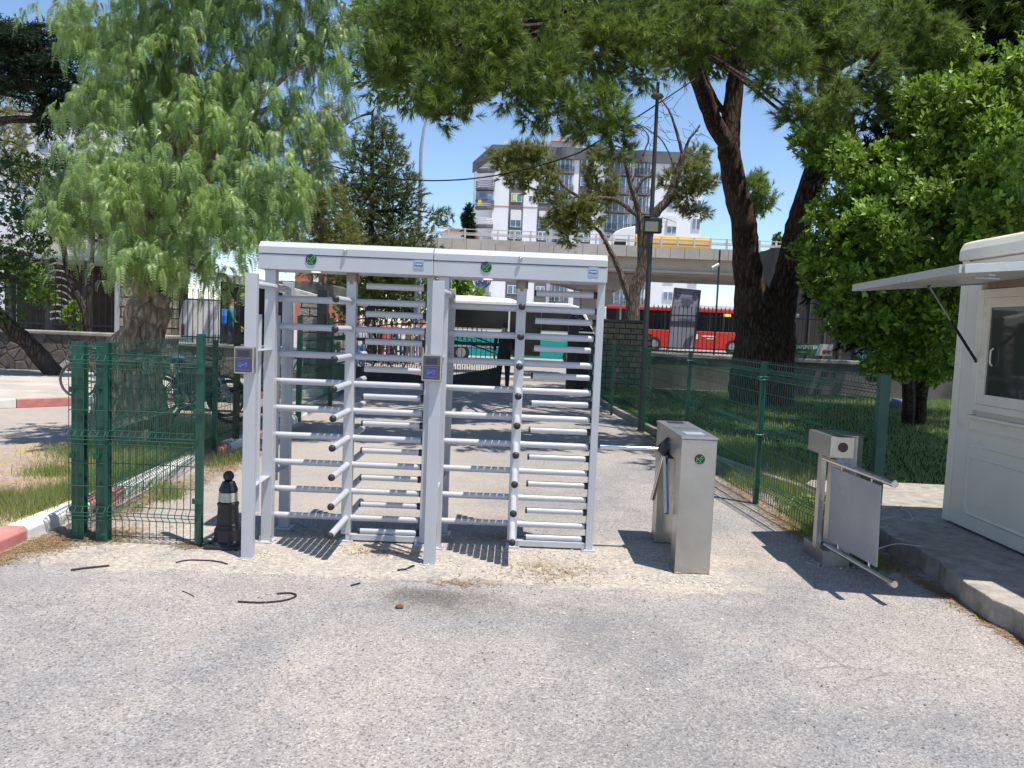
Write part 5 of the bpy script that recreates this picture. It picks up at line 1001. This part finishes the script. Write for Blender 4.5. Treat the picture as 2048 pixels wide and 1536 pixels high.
def rosettes(P, D, m=9, L=.07, w=.42, up=.4, twig=.12):
    n = len(P); s = unit(D*.8 + rng.normal(size=(n, 3))*.4 + np.array([0, 0, up])); s = np.repeat(s, m, 0); c = np.repeat(P, m, 0); N = n*m
    u = rng.uniform(0, 1, N)[:,None]; perp = unit(np.cross(s, rng.normal(size=(N, 3)))); a = .5+.8*(1-u)*rng.uniform(.6, 1.2, N)[:,None]; d = unit(s*np.cos(a)+perp*np.sin(a)); b = c+s*u*twig
    l = L*rng.uniform(.65, 1.2, N)[:,None]; sd = unit(np.cross(d, s)); nn = np.cross(sd, d)
    V = np.empty((N, 4, 3)); V[:,0] = b; V[:,1] = b+d*l*.6+sd*l*w*.5+nn*l*.04; V[:,2] = b+d*l; V[:,3] = b+d*l*.6-sd*l*w*.5+nn*l*.04; return V.reshape(-1, 3)
def limb(b, pts, r0_, r1_, n=8, wob=.03, seg=6, lump=0):
    """tapered, slightly crooked limb through world points; adds to MB b"""
    pts = [Vector(tuple(float(c) for c in p)) for p in pts]; out = []
    for i in range(len(pts)-1):
        p0 = pts[max(i-1,0)]; p1 = pts[i]; p2 = pts[i+1]; p3 = pts[min(i+2,len(pts)-1)]
        for k in range(seg):
            s = k/seg; out.append(.5*((2*p1)+(p2-p0)*s+(2*p0-5*p1+4*p2-p3)*s*s+(3*p1-p0-3*p2+p3)*s**3))
    out.append(pts[-1]); N = len(out); rs = []
    for i in range(N):
        s = i/(N-1); r = (r0_*(1-s)+r1_*s) if not isinstance(r0_, list) else np.interp(s, np.linspace(0,1,len(r0_)), r0_)
        if 0 < i < N-1: out[i] = out[i] + Vector((random.uniform(-1,1),random.uniform(-1,1),random.uniform(-1,1)))*wob*r*3
        rs.append(float(r*(1+random.uniform(-lump,lump))))
    base = len(b.v); b.tube(out, rs, n)
    if lump:
        for i in range(base, len(b.v)):
            ring = (i-base)//n
            if ring < N: c = out[ring]; v = Vector(b.v[i]); b.v[i] = tuple(c + (v-c)*(1+random.uniform(-lump,lump)*.8))
    return out
def tree(name, label, base, trunkfn, crownV, nper, leaf, bark, group=None, cat='tree', tone=None):
    t = thing(name, label, cat, base, group); b = MB(); trunkfn(b); b.build('trunk', bark, t, smooth=True, fix=False)
    if crownV is not None: npmesh('crown', crownV, nper, leaf, t, tone=tone)
    return t
def pxp(L): return [at(*q) for q in L]
def twigs(b, src, blobs, r=.03, k=2, frac=.75):
    for c, rr in blobs:
        s = min(src, key=lambda p: (Vector(tuple(c))-p).length)
        for _ in range(k):
            e = Vector(tuple(c + rng.normal(size=3)*rr*.35)); mid = s.lerp(e, .5) + Vector((0,0,(e-s).length*.06)) ; limb(b, [s, mid, e], r*(1+.25*(e-s).length), r*.25, 6, .12, 4)
bark_pine = barkmat('pine_bark', (.055,.036,.027), (.15,.105,.08), 9, 1.0)
bark_grey = barkmat('grey_bark', (.24,.18,.135), (.52,.43,.34), 8, 1.0)
bark_dark = barkmat('dark_bark', (.05,.038,.03), (.12,.095,.078), 9, .8)
pine_leaf = leafmat('pine_needles', (.022,.06,.014), (.34,.47,.09), .2, .5, .3, (.05,.09,.022))
pine_dry = leafmat('olive_needles', (.09,.125,.03), (.26,.29,.08), .35, .6, .2, (.24,.20,.08))
conif_leaf = leafmat('conifer_needles', (.03,.06,.018), (.16,.20,.05), .3, .6, .2, (.10,.10,.03))
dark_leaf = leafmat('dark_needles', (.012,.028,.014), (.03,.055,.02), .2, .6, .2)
pepper_leaf = leafmat('pepper_leaflets', (.04,.11,.025), (.42,.54,.22), .4, .4, .45, (.20,.30,.04))
shrub_leaf = leafmat('shrub_leaves', (.03,.085,.010), (.35,.52,.07), .25, .48, .4, (.10,.17,.02))
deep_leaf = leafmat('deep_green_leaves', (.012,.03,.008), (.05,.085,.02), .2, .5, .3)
broad_leaf = leafmat('tree_leaves', (.03,.075,.012), (.09,.17,.03), .3, .5, .35)
# ---- island pepper tree ------------------------------------------------------
def fronds(P, U, L=.33, pairs=11, wl=.0105, ll=.068, droop=.85):
    """pinnate drooping fronds; P starts, U outward unit vectors"""
    n = len(P); U = unit(U*np.array([1,1,.2])); L_ = L*rng.uniform(.6, 1.15, n); out = []
    side = unit(np.cross(U, np.tile([0,0,1.], (n,1)))); roll = rng.uniform(-1.2, 1.2, n)[:,None]; side = unit(side*np.cos(roll) + np.cross(U, side)*np.sin(roll)*.6)
    lift = rng.uniform(.0, .5, n)
    def pos(s): return P + U*(L_*s*(.55-.25*s))[:,None] + np.array([0,0,1.])*(L_*(lift*s*.5 - droop*s*s*.85))[:,None]
    for i in range(pairs):
        s = (i+1.2)/(pairs+1.2); p = pos(s); tg = unit(pos(s+.02)-p); k = ll*(1-.55*abs(s-.45)*1.5); 
        for sg in (-1, 1):
            d = unit(side*sg + tg*.55 + np.array([0,0,-.12])); q = unit(np.cross(d, np.cross(tg, side)))*wl/2
            V = np.empty((n, 4, 3)); V[:,0] = p; V[:,1] = p+d*k*.45+q; V[:,2] = p+d*k; V[:,3] = p+d*k*.45-q; out.append(V)
    q = side*.002; V = np.empty((n, 4, 3)); a, m_, e = pos(0), pos(.5), pos(1.0); V[:,0] = a-q; V[:,1] = a+q; V[:,2] = m_+q; V[:,3] = m_-q; out.append(V.copy()); V[:,0] = m_-q; V[:,1] = m_+q; V[:,2] = e+q*.5; V[:,3] = e-q*.5; out.append(V)
    return np.concatenate(out).reshape(-1, 3)
pb = px_blobs([(230,40,9.3,120,90),(400,30,9.4,150,110),(560,40,9.5,140,100),(655,110,9.6,62,80),(350,170,9.0,150,110),(520,200,9.1,120,120),(240,230,9.3,100,80),(610,230,9.6,65,70),
    (270,330,8.7,130,85),(410,340,8.4,140,100),(540,360,8.8,85,90),(160,350,9.1,75,60),(170,425,8.9,80,50),(320,460,8.5,130,80),(445,450,8.5,95,70),(300,520,8.9,80,45),(400,535,8.9,55,28),(535,410,9.0,42,46),(100,425,9.0,35,35),
    (360,260,10.6,190,130),(330,420,10.5,170,110),(300,-90,9.5,200,120),(520,-90,9.6,190,120),(620,380,9.6,40,60),(600,400,9.2,24,30)], .8)
def strands(blobs, n, L=.55, per=9):
    P, D = scatter(blobs, n, 14, .22); U = unit(D*np.array([1,1,.3]) + rng.normal(size=P.shape)*.35); N = len(P); Ls = L*rng.uniform(.4, 1.2, N); FP = []; FU = []
    for k in range(per):
        s = k/(per-1); p = P + U*(Ls*s*.55)[:,None] + np.array([0,0,-1.])*(Ls*s*s*.95-.15*Ls*s)[:,None]; a = rng.uniform(0, 2*np.pi, N); FP.append(p); FU.append(unit(U*.5+np.stack([np.cos(a),np.sin(a),np.zeros(N)],1)))
    return np.concatenate(FP), np.concatenate(FU)
FP, FU = strands(pb, 64, .38, 8); CV = fronds(FP, FU); pt = rng.uniform(0, 1, len(FP))**1.8; pt = np.tile(pt, 24)
TB = Vector(tuple(onz(262,905))); TB.y = 9.4; TB.x = -4.62; TB.z = .08
def pepper_trunk(b):
    Yt = 9.4; path = [Vector((-4.62,9.4,.02))] + [Vector(tuple(at(a, c, Yt))) for a, c in ((262,840),(258,770),(262,720),(285,670),(300,610),(306,560),(318,500),(335,430))]
    path = limb(b, path, [.47,.42,.37,.30,.27,.25,.21,.17,.14,.11], 0, 20, .02, 5, .10)
    for (a, c, r) in ((240,820,.20),(300,800,.22),(225,740,.15),(310,735,.17),(250,860,.22),(290,870,.20),(232,780,.14),(300,760,.13),(275,700,.15),(225,700,.11),(322,600,.12),(285,640,.12),(300,690,.12)):
        p = at(a, c, Yt-.12); s = len(b.v); b.ball(tuple(p), r, 12, 8)
        for i in range(s, len(b.v)): v = Vector(b.v[i]); q = Vector(tuple(p)); b.v[i] = tuple(q+(v-q)*random.uniform(.72,1.15))
    limb(b, pxp([(300,600,9.3),(262,660,9.05),(252,715,9.1)]), .075, .09, 8, .05)
    for e in ((200,300),(150,380),(420,250),(560,200),(400,60),(250,80),(520,350),(620,120),(450,420),(120,420)): limb(b, [path[-6], Vector(tuple(at((e[0]+320)/2, (e[1]+420)/2-25, 9.2))), Vector(tuple(at(e[0], e[1], 9.1+random.uniform(-.5,.6))))], .075, .015, 7, .15)
t = tree('pepper_tree', 'big weeping pepper tree with feathery bright fronds and a burly scarred trunk', TB, pepper_trunk, CV, 4, pepper_leaf, bark_grey, tone=pt)
bp = scatter(px_blobs([(640,90,9.3,70,60),(600,180,9.3,60,60),(440,120,9.0,30,30),(700,110,9.6,30,40)]), 12)[0]
# ---- great pine on the right of the lane ---------------------------------------
cb = [(770,50,13.5,65,70),(850,50,13.5,75,80),(800,125,13.3,55,40),(880,150,13,60,50),(900,215,12.8,48,34),(860,205,12.8,35,25),(960,80,13,90,80),(950,160,12.7,45,30),(1060,50,13,95,80),(1080,150,12.6,85,62),(1120,215,12.6,62,50),(1060,225,12.8,35,35),(1190,100,13.3,95,90),(1200,215,13,62,62),(1230,265,13.2,38,30),(1185,268,13.1,40,30),(1235,298,13.3,30,24),(1155,250,12.9,35,26),(885,238,12.8,30,22),(780,130,13.4,40,36),(1010,190,12.8,45,30),
      (1290,60,13.6,85,80),(1290,140,13.2,45,40),(1390,40,14,85,60),(1370,110,13.6,50,40),(1540,50,13,75,60),(1560,130,12.8,62,55),(1530,165,12.8,30,25),(1640,50,13.6,95,70),(1700,130,13.8,95,55),(1640,190,12.6,75,60),(1600,240,13,45,35),(1780,60,14.3,95,70),(1800,120,14,60,45),(1870,90,14,62,45),(1740,210,14.3,60,40),(1650,290,13.2,60,45),(1470,20,15,60,40)]
B1 = px_blobs(cb)
shade_boughs = [(np.array([x, y, z]), np.array([1.6, .8 if y < 12 else 1.6, .8])) for x, y, z in ((-2.3,9.9,7.4),(-.6,10.3,7.6),(1.3,10.0,7.5),(3.0,10.3,7.6),(-1.5,15.5,8.0),(1.0,16,8.8),(3.4,16.5,9.4),(6.0,16,9.2),(-.5,18.5,8.2),(2,19,9),(4.5,20,9.4),(9,17,9),(7,20,9.5),(-2.4,17.8,7.6),(11,21,9),(10,15,8.6),(6.2,8.2,7.0),(7.6,9.4,7.2),(6.0,9.4,7.2),(8.6,8.2,7.0),(5.4,8.6,6.9))]  # unseen boughs above the view, added to shade the lane and lawn
P, D = scatter(B1, 155, 15, .19); V1 = needle_tufts(P, D, 34, .19, .0105, .10, .3, .12, .95); T1_ = np.repeat(rng.uniform(0,1,len(P))**1.8, 34)
P, D = scatter(shade_boughs, 1100, 9, .40); V2 = needle_tufts(P, D, 12, .24, .04, .2); T2_ = rng.uniform(0,1,len(P)*12)
P0_ = Vector((float(at(1522,720,19)[0]), 19, .05))
def pine_trunk(b):
    Y = 19.; a = limb(b, [P0_]+pxp([(1518,690,Y),(1506,610,Y),(1492,520,Y),(1486,440,Y),(1468,360,Y),(1455,290,Y-.1)]), [.74,.62,.50,.36,.31,.30,.28,.25], 0, 18, .012, 6, .05)
    l = limb(b, [a[-1]]+pxp([(1425,235,Y-.3),(1400,170,Y-.7),(1375,110,Y-1.4),(1300,60,Y-2.4),(1150,40,Y-3.6)]), [.22,.20,.18,.15,.11,.06], 0, 12, .03, 5, .04)
    r = limb(b, [a[-3]]+pxp([(1462,240,Y),(1470,170,Y),(1482,90,Y),(1500,0,Y),(1510,-120,Y)]), [.26,.23,.21,.19,.16,.1], 0, 12, .02, 5, .04)
    m = limb(b, [r[6]]+pxp([(1440,215,Y),(1412,160,Y-.2),(1400,100,Y-.5)]), .10, .06, 8, .05, 5)
    c = limb(b, [P0_+Vector((.30,0,.0))]+pxp([(1548,680,Y+.2),(1560,610,Y+.2),(1582,520,Y+.1),(1600,440,Y),(1628,350,Y-.1),(1650,260,Y-.3),(1655,150,Y-.8),(1660,20,Y-1)]), [.55,.50,.42,.33,.31,.29,.27,.25,.2,.12], 0, 16, .012, 6, .05)
    s = l[8:]+r[10:]+m[8:]+c[-14:]; twigs(b, s, B1, .035, 1); 
    for (q, e) in ((l, (960,60,13.2)),(l, (1100,160,12.8)),(r, (1580,100,13)),(c, (1760,100,12.3)),(l,(900,120,13))): limb(b, [q[len(q)*2//3], Vector(tuple((np.array(q[len(q)*2//3])+at(*e))/2+np.array([0,0,.25]))), at(*e)], .10, .03, 8, .08)
t = tree('pine_tree', 'great pine with twin dark trunks and needle canopy spreading over the lane', P0_, pine_trunk, np.concatenate([V1, V2]), 3, pine_leaf, bark_pine, tone=np.concatenate([T1_, T2_]))
# ---- half-dead pine behind the hewn wall ----------------------------------------
B2 = px_blobs([(1010,315,26,38,25),(1045,310,26,40,25),(1090,315,26,42,26),(1035,350,26,42,26),(1075,370,26,38,28),(1100,345,26,25,25),(1128,415,26,42,24),(1165,410,26,40,22),(1110,445,26,34,22),(1160,445,26,38,24),(1185,435,26,25,20),(1140,475,26,22,22),(1195,330,27,30,40),(1215,385,27,28,40),(1190,375,27,20,30),(1380,340,26,34,30),(1405,370,26,40,34),(1375,390,26,42,32),(1395,425,26,24,16),(1340,365,27,22,20),(1395,310,27,25,25),(1240,300,27,25,30)])
B2 = [(c, r*.86) for c, r in B2[:-1]]; P, D = scatter(B2, 120, 10, .26); V = needle_tufts(P, D, 26, .22, .018, .14)
def pine2(b):
    Y = 26.; limb = lambda b_, p_, r_, r2_, *k_, **kw_: globals()['limb'](b_, p_, ([q*.74 for q in r_] if isinstance(r_, list) else r_*.8), r2_, *k_, **kw_); a = limb(b, [(float(at(1262,700,Y)[0]), Y, .1)]+pxp([(1264,640,Y),(1268,590,Y),(1286,530,Y),(1296,470,Y),(1308,430,Y),(1335,400,Y),(1352,360,Y),(1366,310,Y)]), [.36,.32,.28,.25,.24,.22,.2,.17,.12], 0, 12, .02, 5, .06)
    l = limb(b, [a[6]]+pxp([(1240,545,Y),(1222,505,Y),(1200,465,Y),(1170,440,Y)]), [.16,.14,.11,.08,.05], 0, 8, .04, 5, .05)
    k = limb(b, [a[14]]+pxp([(1278,430,Y),(1262,370,Y),(1250,320,Y),(1248,280,Y)]), [.17,.14,.12,.09,.05], 0, 8, .04, 5)
    k2 = limb(b, pxp([(1262,400,Y),(1285,360,Y),(1310,350,Y)]), .09, .04, 7, .05); w = limb(b, pxp([(1285,440,Y),(1235,402,Y),(1200,397,Y),(1165,399,Y)]), .11, .05, 7, .05)
    limb(b, pxp([(1165,399,Y),(1130,375,Y),(1108,350,Y),(1070,340,Y),(1040,330,Y)]), .07, .03, 7, .05); limb(b, pxp([(1366,310,Y),(1352,260,Y),(1340,225,Y),(1322,198,Y)]), .08, .02, 6, .05); limb(b, pxp([(1366,310,Y),(1378,280,Y),(1392,262,Y),(1400,250,Y)]), .07, .03, 6, .05)
    limb(b, pxp([(1355,350,Y),(1330,290,Y),(1305,265,Y),(1275,250,Y),(1240,262,Y)]), .04, .01, 5, .05); limb(b, pxp([(1250,300,Y),(1230,292,Y),(1200,300,Y)]), .05, .02, 5); limb(b, pxp([(1262,370,Y),(1290,300,Y),(1296,270,Y),(1260,235,Y)]), .05, .012, 5)
    for _ in range(80):
        q = random.choice([(1340,230),(1350,270),(1300,262),(1262,240),(1330,210),(1290,300),(1230,300),(1260,330),(1366,300),(1240,400),(1290,400),(1310,440),(1390,265)]); p = at(q[0]+random.uniform(-18,18), q[1]+random.uniform(-14,18), Y+random.uniform(-.4,.4)); e = p+rng.normal(size=3)*np.array([.35,.2,.28]); limb(b, [p, (p+e)/2+rng.normal(size=3)*.08, e], .014, .005, 4, .2, 3)
tree('pine_tree', 'half bare pine with needle pads on crooked limbs behind the hewn stone wall', (float(at(1262,700,26)[0]), 26, .1), pine2, V, 3, pine_dry, barkmat('weathered_bark', (.12,.085,.065), (.27,.21,.17), 8, 1.0))
def bush_tree(name, label, px, Y, blobs, kind, n, leaf, bark, trunk_r=.15, zb=.1, topy=None, extra=None, **kw):
    B = px_blobs(blobs); P, D = scatter(B, n, kw.get('k', 7), kw.get('tight', .33))
    V = needle_tufts(P, D, kw.get('m', 16), kw.get('L', .2), kw.get('w', .02), kw.get('shoot', .2), kw.get('up', .35), kw.get('droop', .2)) if kind == 'n' else rosettes(P, D, kw.get('m', 9), kw.get('L', .09), kw.get('wd', .45))
    base = Vector((X_(px, 650, Y), Y, zb))
    def tf(b):
        top = Vector(tuple(at(kw.get('tpx', px), topy or min(q[1] for q in blobs), Y))); o = limb(b, [base, base.lerp(top,.4)+Vector((random.uniform(-.1,.1),0,0)), top], trunk_r, trunk_r*.2, 10, .03, 6, .04); twigs(b, o, B, trunk_r*.18, 1)
        if extra: extra(b)
    return tree(name, label, base, tf, V, 3 if kind == 'n' else 4, leaf, bark, kw.get('group'), 'shrub' if 'shrub' in name else 'tree')
bush_tree('pine_tree', 'olive green conifer with upswept branches left of the street lamp', 745, 30, [(757,225,30,20,28),(750,270,30,34,30),(725,300,30,30,30),(780,300,30,30,28),(735,345,30,50,32),(795,340,30,34,24),(710,390,30,48,34),(770,395,30,55,34),(825,385,30,24,20),(740,440,30,70,40),(810,450,30,44,30),(860,440,30,34,18),(885,430,30,16,10),(700,500,30,60,44),(770,510,30,70,44),(835,500,30,44,34),(730,560,30,80,40),(810,560,30,60,35),(690,250,31,18,22),(745,300,30,52,50),(755,380,30,75,60),(760,460,30,95,60),(755,540,30,100,50)], 'n', 170, conif_leaf, bark_dark, .22, .1, L=.24, w=.026)
bush_tree('pine_tree', 'pale olive feathery tree between the pepper tree and the conifer', 640, 23, [(640,290,23,36,36),(665,230,23,22,30),(610,330,23,40,40),(650,370,23,42,36),(600,410,23,42,34),(655,430,23,45,30),(610,480,23,45,34),(680,470,23,32,34),(640,520,23,50,34),(700,500,23,28,30)], 'n', 200, pine_dry, bark_grey, .14, .1, L=.2, w=.018, droop=.7)
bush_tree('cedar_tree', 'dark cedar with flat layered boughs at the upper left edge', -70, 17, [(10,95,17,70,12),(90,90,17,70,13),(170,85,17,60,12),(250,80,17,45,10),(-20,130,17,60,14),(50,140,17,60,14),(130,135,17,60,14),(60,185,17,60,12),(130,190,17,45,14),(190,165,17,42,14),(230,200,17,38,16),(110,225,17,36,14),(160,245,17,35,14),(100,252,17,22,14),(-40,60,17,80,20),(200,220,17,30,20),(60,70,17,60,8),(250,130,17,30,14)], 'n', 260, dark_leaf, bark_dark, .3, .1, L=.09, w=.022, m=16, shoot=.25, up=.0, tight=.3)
bush_tree('pine_tree', 'sunlit yellowish pine crown at the left edge below the cedar', -30, 21, [(10,190,21,50,42),(40,230,21,40,42),(0,290,21,50,50),(50,300,21,32,32),(20,350,21,60,34),(-40,250,21,60,80)], 'n', 120, pine_dry, bark_dark, .22, .1, L=.16, w=.018)
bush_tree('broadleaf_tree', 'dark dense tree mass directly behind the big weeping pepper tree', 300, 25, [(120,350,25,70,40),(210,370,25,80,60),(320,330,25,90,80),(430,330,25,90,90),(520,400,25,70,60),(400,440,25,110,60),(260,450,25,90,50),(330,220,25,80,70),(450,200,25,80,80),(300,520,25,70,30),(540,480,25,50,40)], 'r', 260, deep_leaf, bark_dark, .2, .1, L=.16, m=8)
def lean(b):
    limb(b, [(float(X_(112,740,18.4)),18.4,.1)]+pxp([(60,690,18.2),(20,655,18),(-20,615,18),(-70,560,17.8)]), [.22,.19,.18,.17,.14], 0, 12, .02, 5, .05)
    limb(b, pxp([(20,655,18),(-40,560,18),(0,440,18)]), .12, .04, 8)
bush_tree('leaning_tree', 'shady broadleaf tree at the left edge with a trunk leaning over the rubble wall', -90, 18.4, [(20,400,17.5,60,50),(70,450,17.5,44,40),(10,480,17.5,70,50),(80,510,17.5,34,40),(20,560,17.5,60,44),(70,580,17.5,30,32),(0,620,17.5,50,30),(40,330,18,60,24),(100,400,18,36,36),(-40,520,18,80,80)], 'r', 120, broad_leaf, bark_dark, .12, .1, extra=lean, L=.10, m=9)
def slim(b): limb(b, pxp([(172,690,20.9),(172,630,20.9),(140,560,20.9),(128,500,20.9),(122,462,20.9)]), [.12,.11,.08,.07,.05], 0, 8, .03)
bush_tree('broadleaf_tree', 'slim forked tree in front of the cafe pavilion', 176, 20.9, [(130,420,21,50,30),(180,400,21,50,36),(200,430,21,36,24),(110,380,21,40,30),(230,390,21,50,40)], 'r', 90, broad_leaf, bark_dark, .13, .1, extra=slim, tpx=190, topy=420)
bush_tree('shrub', 'small yellow green shrub in front of the dark cafe interior', 148, 22.5, [(148,640,22.5,16,20),(152,620,22.5,10,14)], 'r', 160, shrub_leaf, bark_dark, .02, .3, L=.08)
bush_tree('shrub', 'leafy shrub climbing the black railings at the left', 75, 22.0, [(75,570,22,20,26),(95,590,22,14,16),(60,545,22,16,18)], 'r', 150, shrub_leaf, bark_dark, .02, .3, L=.09)
bush_tree('broadleaf_tree', 'bright green tree mass behind the gate and queue of people', 735, 37, [(705,610,37,36,34),(750,595,37,40,34),(800,590,37,38,36),(845,585,37,30,34),(780,560,37,50,30),(825,630,37,22,22)], 'r', 190, broad_leaf, bark_dark, .15, .2, L=.22, m=8)
bush_tree('broadleaf_tree', 'green tree behind the left end of the minibus roof', 905, 46, [(885,575,46,26,26),(915,570,46,26,26),(940,580,46,20,24),(900,600,46,30,20)], 'r', 200, shrub_leaf, bark_dark, .15, .5, L=.26, m=8)
bush_tree('cypress_tree', 'slim dark cypress beside the left corner of the apartment building', 937, 112, [(937,425,112,6,9),(937,440,112,8,10),(937,455,112,9,10),(937,472,112,9,12),(937,500,112,9,20),(937,540,112,9,30)], 'n', 160, dark_leaf, bark_dark, .25, .9, L=.6, w=.16, shoot=.5)
bush_tree('pine_tree', 'distant bright pine crown between the twin trunks of the great pine', 1508, 34, [(1500,380,34,28,26),(1528,395,34,24,26),(1490,410,34,20,18),(1515,420,34,22,18),(1520,360,34,16,14)], 'n', 130, pine_leaf, bark_dark, .14, .2, L=.26, w=.026)
bush_tree('broadleaf_tree', 'distant dark tree beyond the right end of the overpass rail', 1580, 90, [(1560,490,90,10,18),(1600,488,90,18,14),(1572,505,90,20,10)], 'r', 200, broad_leaf, bark_dark, .2, .9, L=.6)
# ---- big glossy shrub and dark conifer on the right -------------------------------------
SB = [(1700,330,9.6,60,45),(1770,380,9.5,85,65),(1860,310,9.4,85,75),(1840,210,9.6,58,50),(1930,200,9.2,80,75),(2010,270,9,90,90),(1960,340,8.9,85,80),(2050,170,9.2,80,80),(1680,440,9.6,65,55),(1770,470,9.3,90,65),(1880,430,9.1,95,75),(1990,430,8.6,85,75),(1650,520,9.8,62,45),(1740,560,9.5,85,55),(1850,540,9.2,90,60),(1950,520,8.9,70,60),(1680,600,9.9,62,35),(1760,640,9.8,75,40),(1850,630,9.5,75,50),(1700,660,10.2,50,28),(1790,700,10,62,35),(1870,700,9.8,55,42),(1630,300,9.8,36,22),(1615,272,9.8,24,14),(1670,330,9.7,26,22),(1640,560,9.9,36,36),
      (1900,380,10.8,170,150),(1780,740,10.4,60,26),(1880,745,10.3,60,24),(1840,670,10.9,110,60),(1800,560,10.9,150,120),(1960,220,10.8,150,130),(2120,300,9.5,100,150),(1990,600,8.9,60,70),(1910,640,9.2,50,60)]
SB = [(q[0], q[1], q[2]*1.28) + tuple(q[3:]) for q in SB]; SBb = px_blobs(SB); P, D = scatter(SBb, 520, 16, .17); V = rosettes(P, D, 9, .105, .45); st = np.repeat(rng.uniform(0,1,len(P))**1.5, 9)
def shrub_trunk(b):
    base = Vector((X_(1842,780,15.6),15.6,.05)); o = limb(b, [base]+pxp([(1850,700,14.4),(1860,560,13.4),(1870,420,12.9)]), .13, .06, 10, .03, 5, .06); o2 = limb(b, [base+Vector((-.25,-.1,0))]+pxp([(1815,710,14),(1800,600,13),(1780,470,12.6)]), .13, .05, 8, .03)
    twigs(b, o+o2, SBb, .03, 1)
    for e in ((1600,262,12.5),(1680,330,12.3),(1580,470,12.6)): limb(b, [Vector(tuple(at(1780,440,12.6))), at((e[0]+1780)/2, (e[1]+400)/2, 12.5), at(*e)], .02, .006, 5, .1)
tree('evergreen_shrub', 'large glossy bright green shrub rising behind the guard booth', (X_(1842,780,15.6),15.6,.05), shrub_trunk, V, 4, shrub_leaf, bark_dark, None, 'shrub', tone=st)
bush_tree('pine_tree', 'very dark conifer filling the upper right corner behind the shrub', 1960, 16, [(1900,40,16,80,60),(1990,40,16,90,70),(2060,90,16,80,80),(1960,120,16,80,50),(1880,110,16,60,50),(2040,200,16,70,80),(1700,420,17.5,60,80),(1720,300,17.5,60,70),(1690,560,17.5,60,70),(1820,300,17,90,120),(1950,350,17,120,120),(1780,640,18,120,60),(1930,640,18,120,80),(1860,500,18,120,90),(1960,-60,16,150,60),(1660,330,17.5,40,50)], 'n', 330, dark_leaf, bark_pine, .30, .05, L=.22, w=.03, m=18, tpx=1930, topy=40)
b = MB(); p = Vector((X_(1792,790,19.5),19.5,.05)); b.ball((0,0,0),.28,12,7,(1.3,.8,.55)); b.v = [(p.x+v[0],p.y+v[1],p.z+.1+v[2]) for v in b.v]; b.solo('boulder', M('blue_stone', (.12,.14,.22), .8, 0, .2, 6), 'smooth bluish boulder on the lawn under the shrub', 'stone', smooth=True)
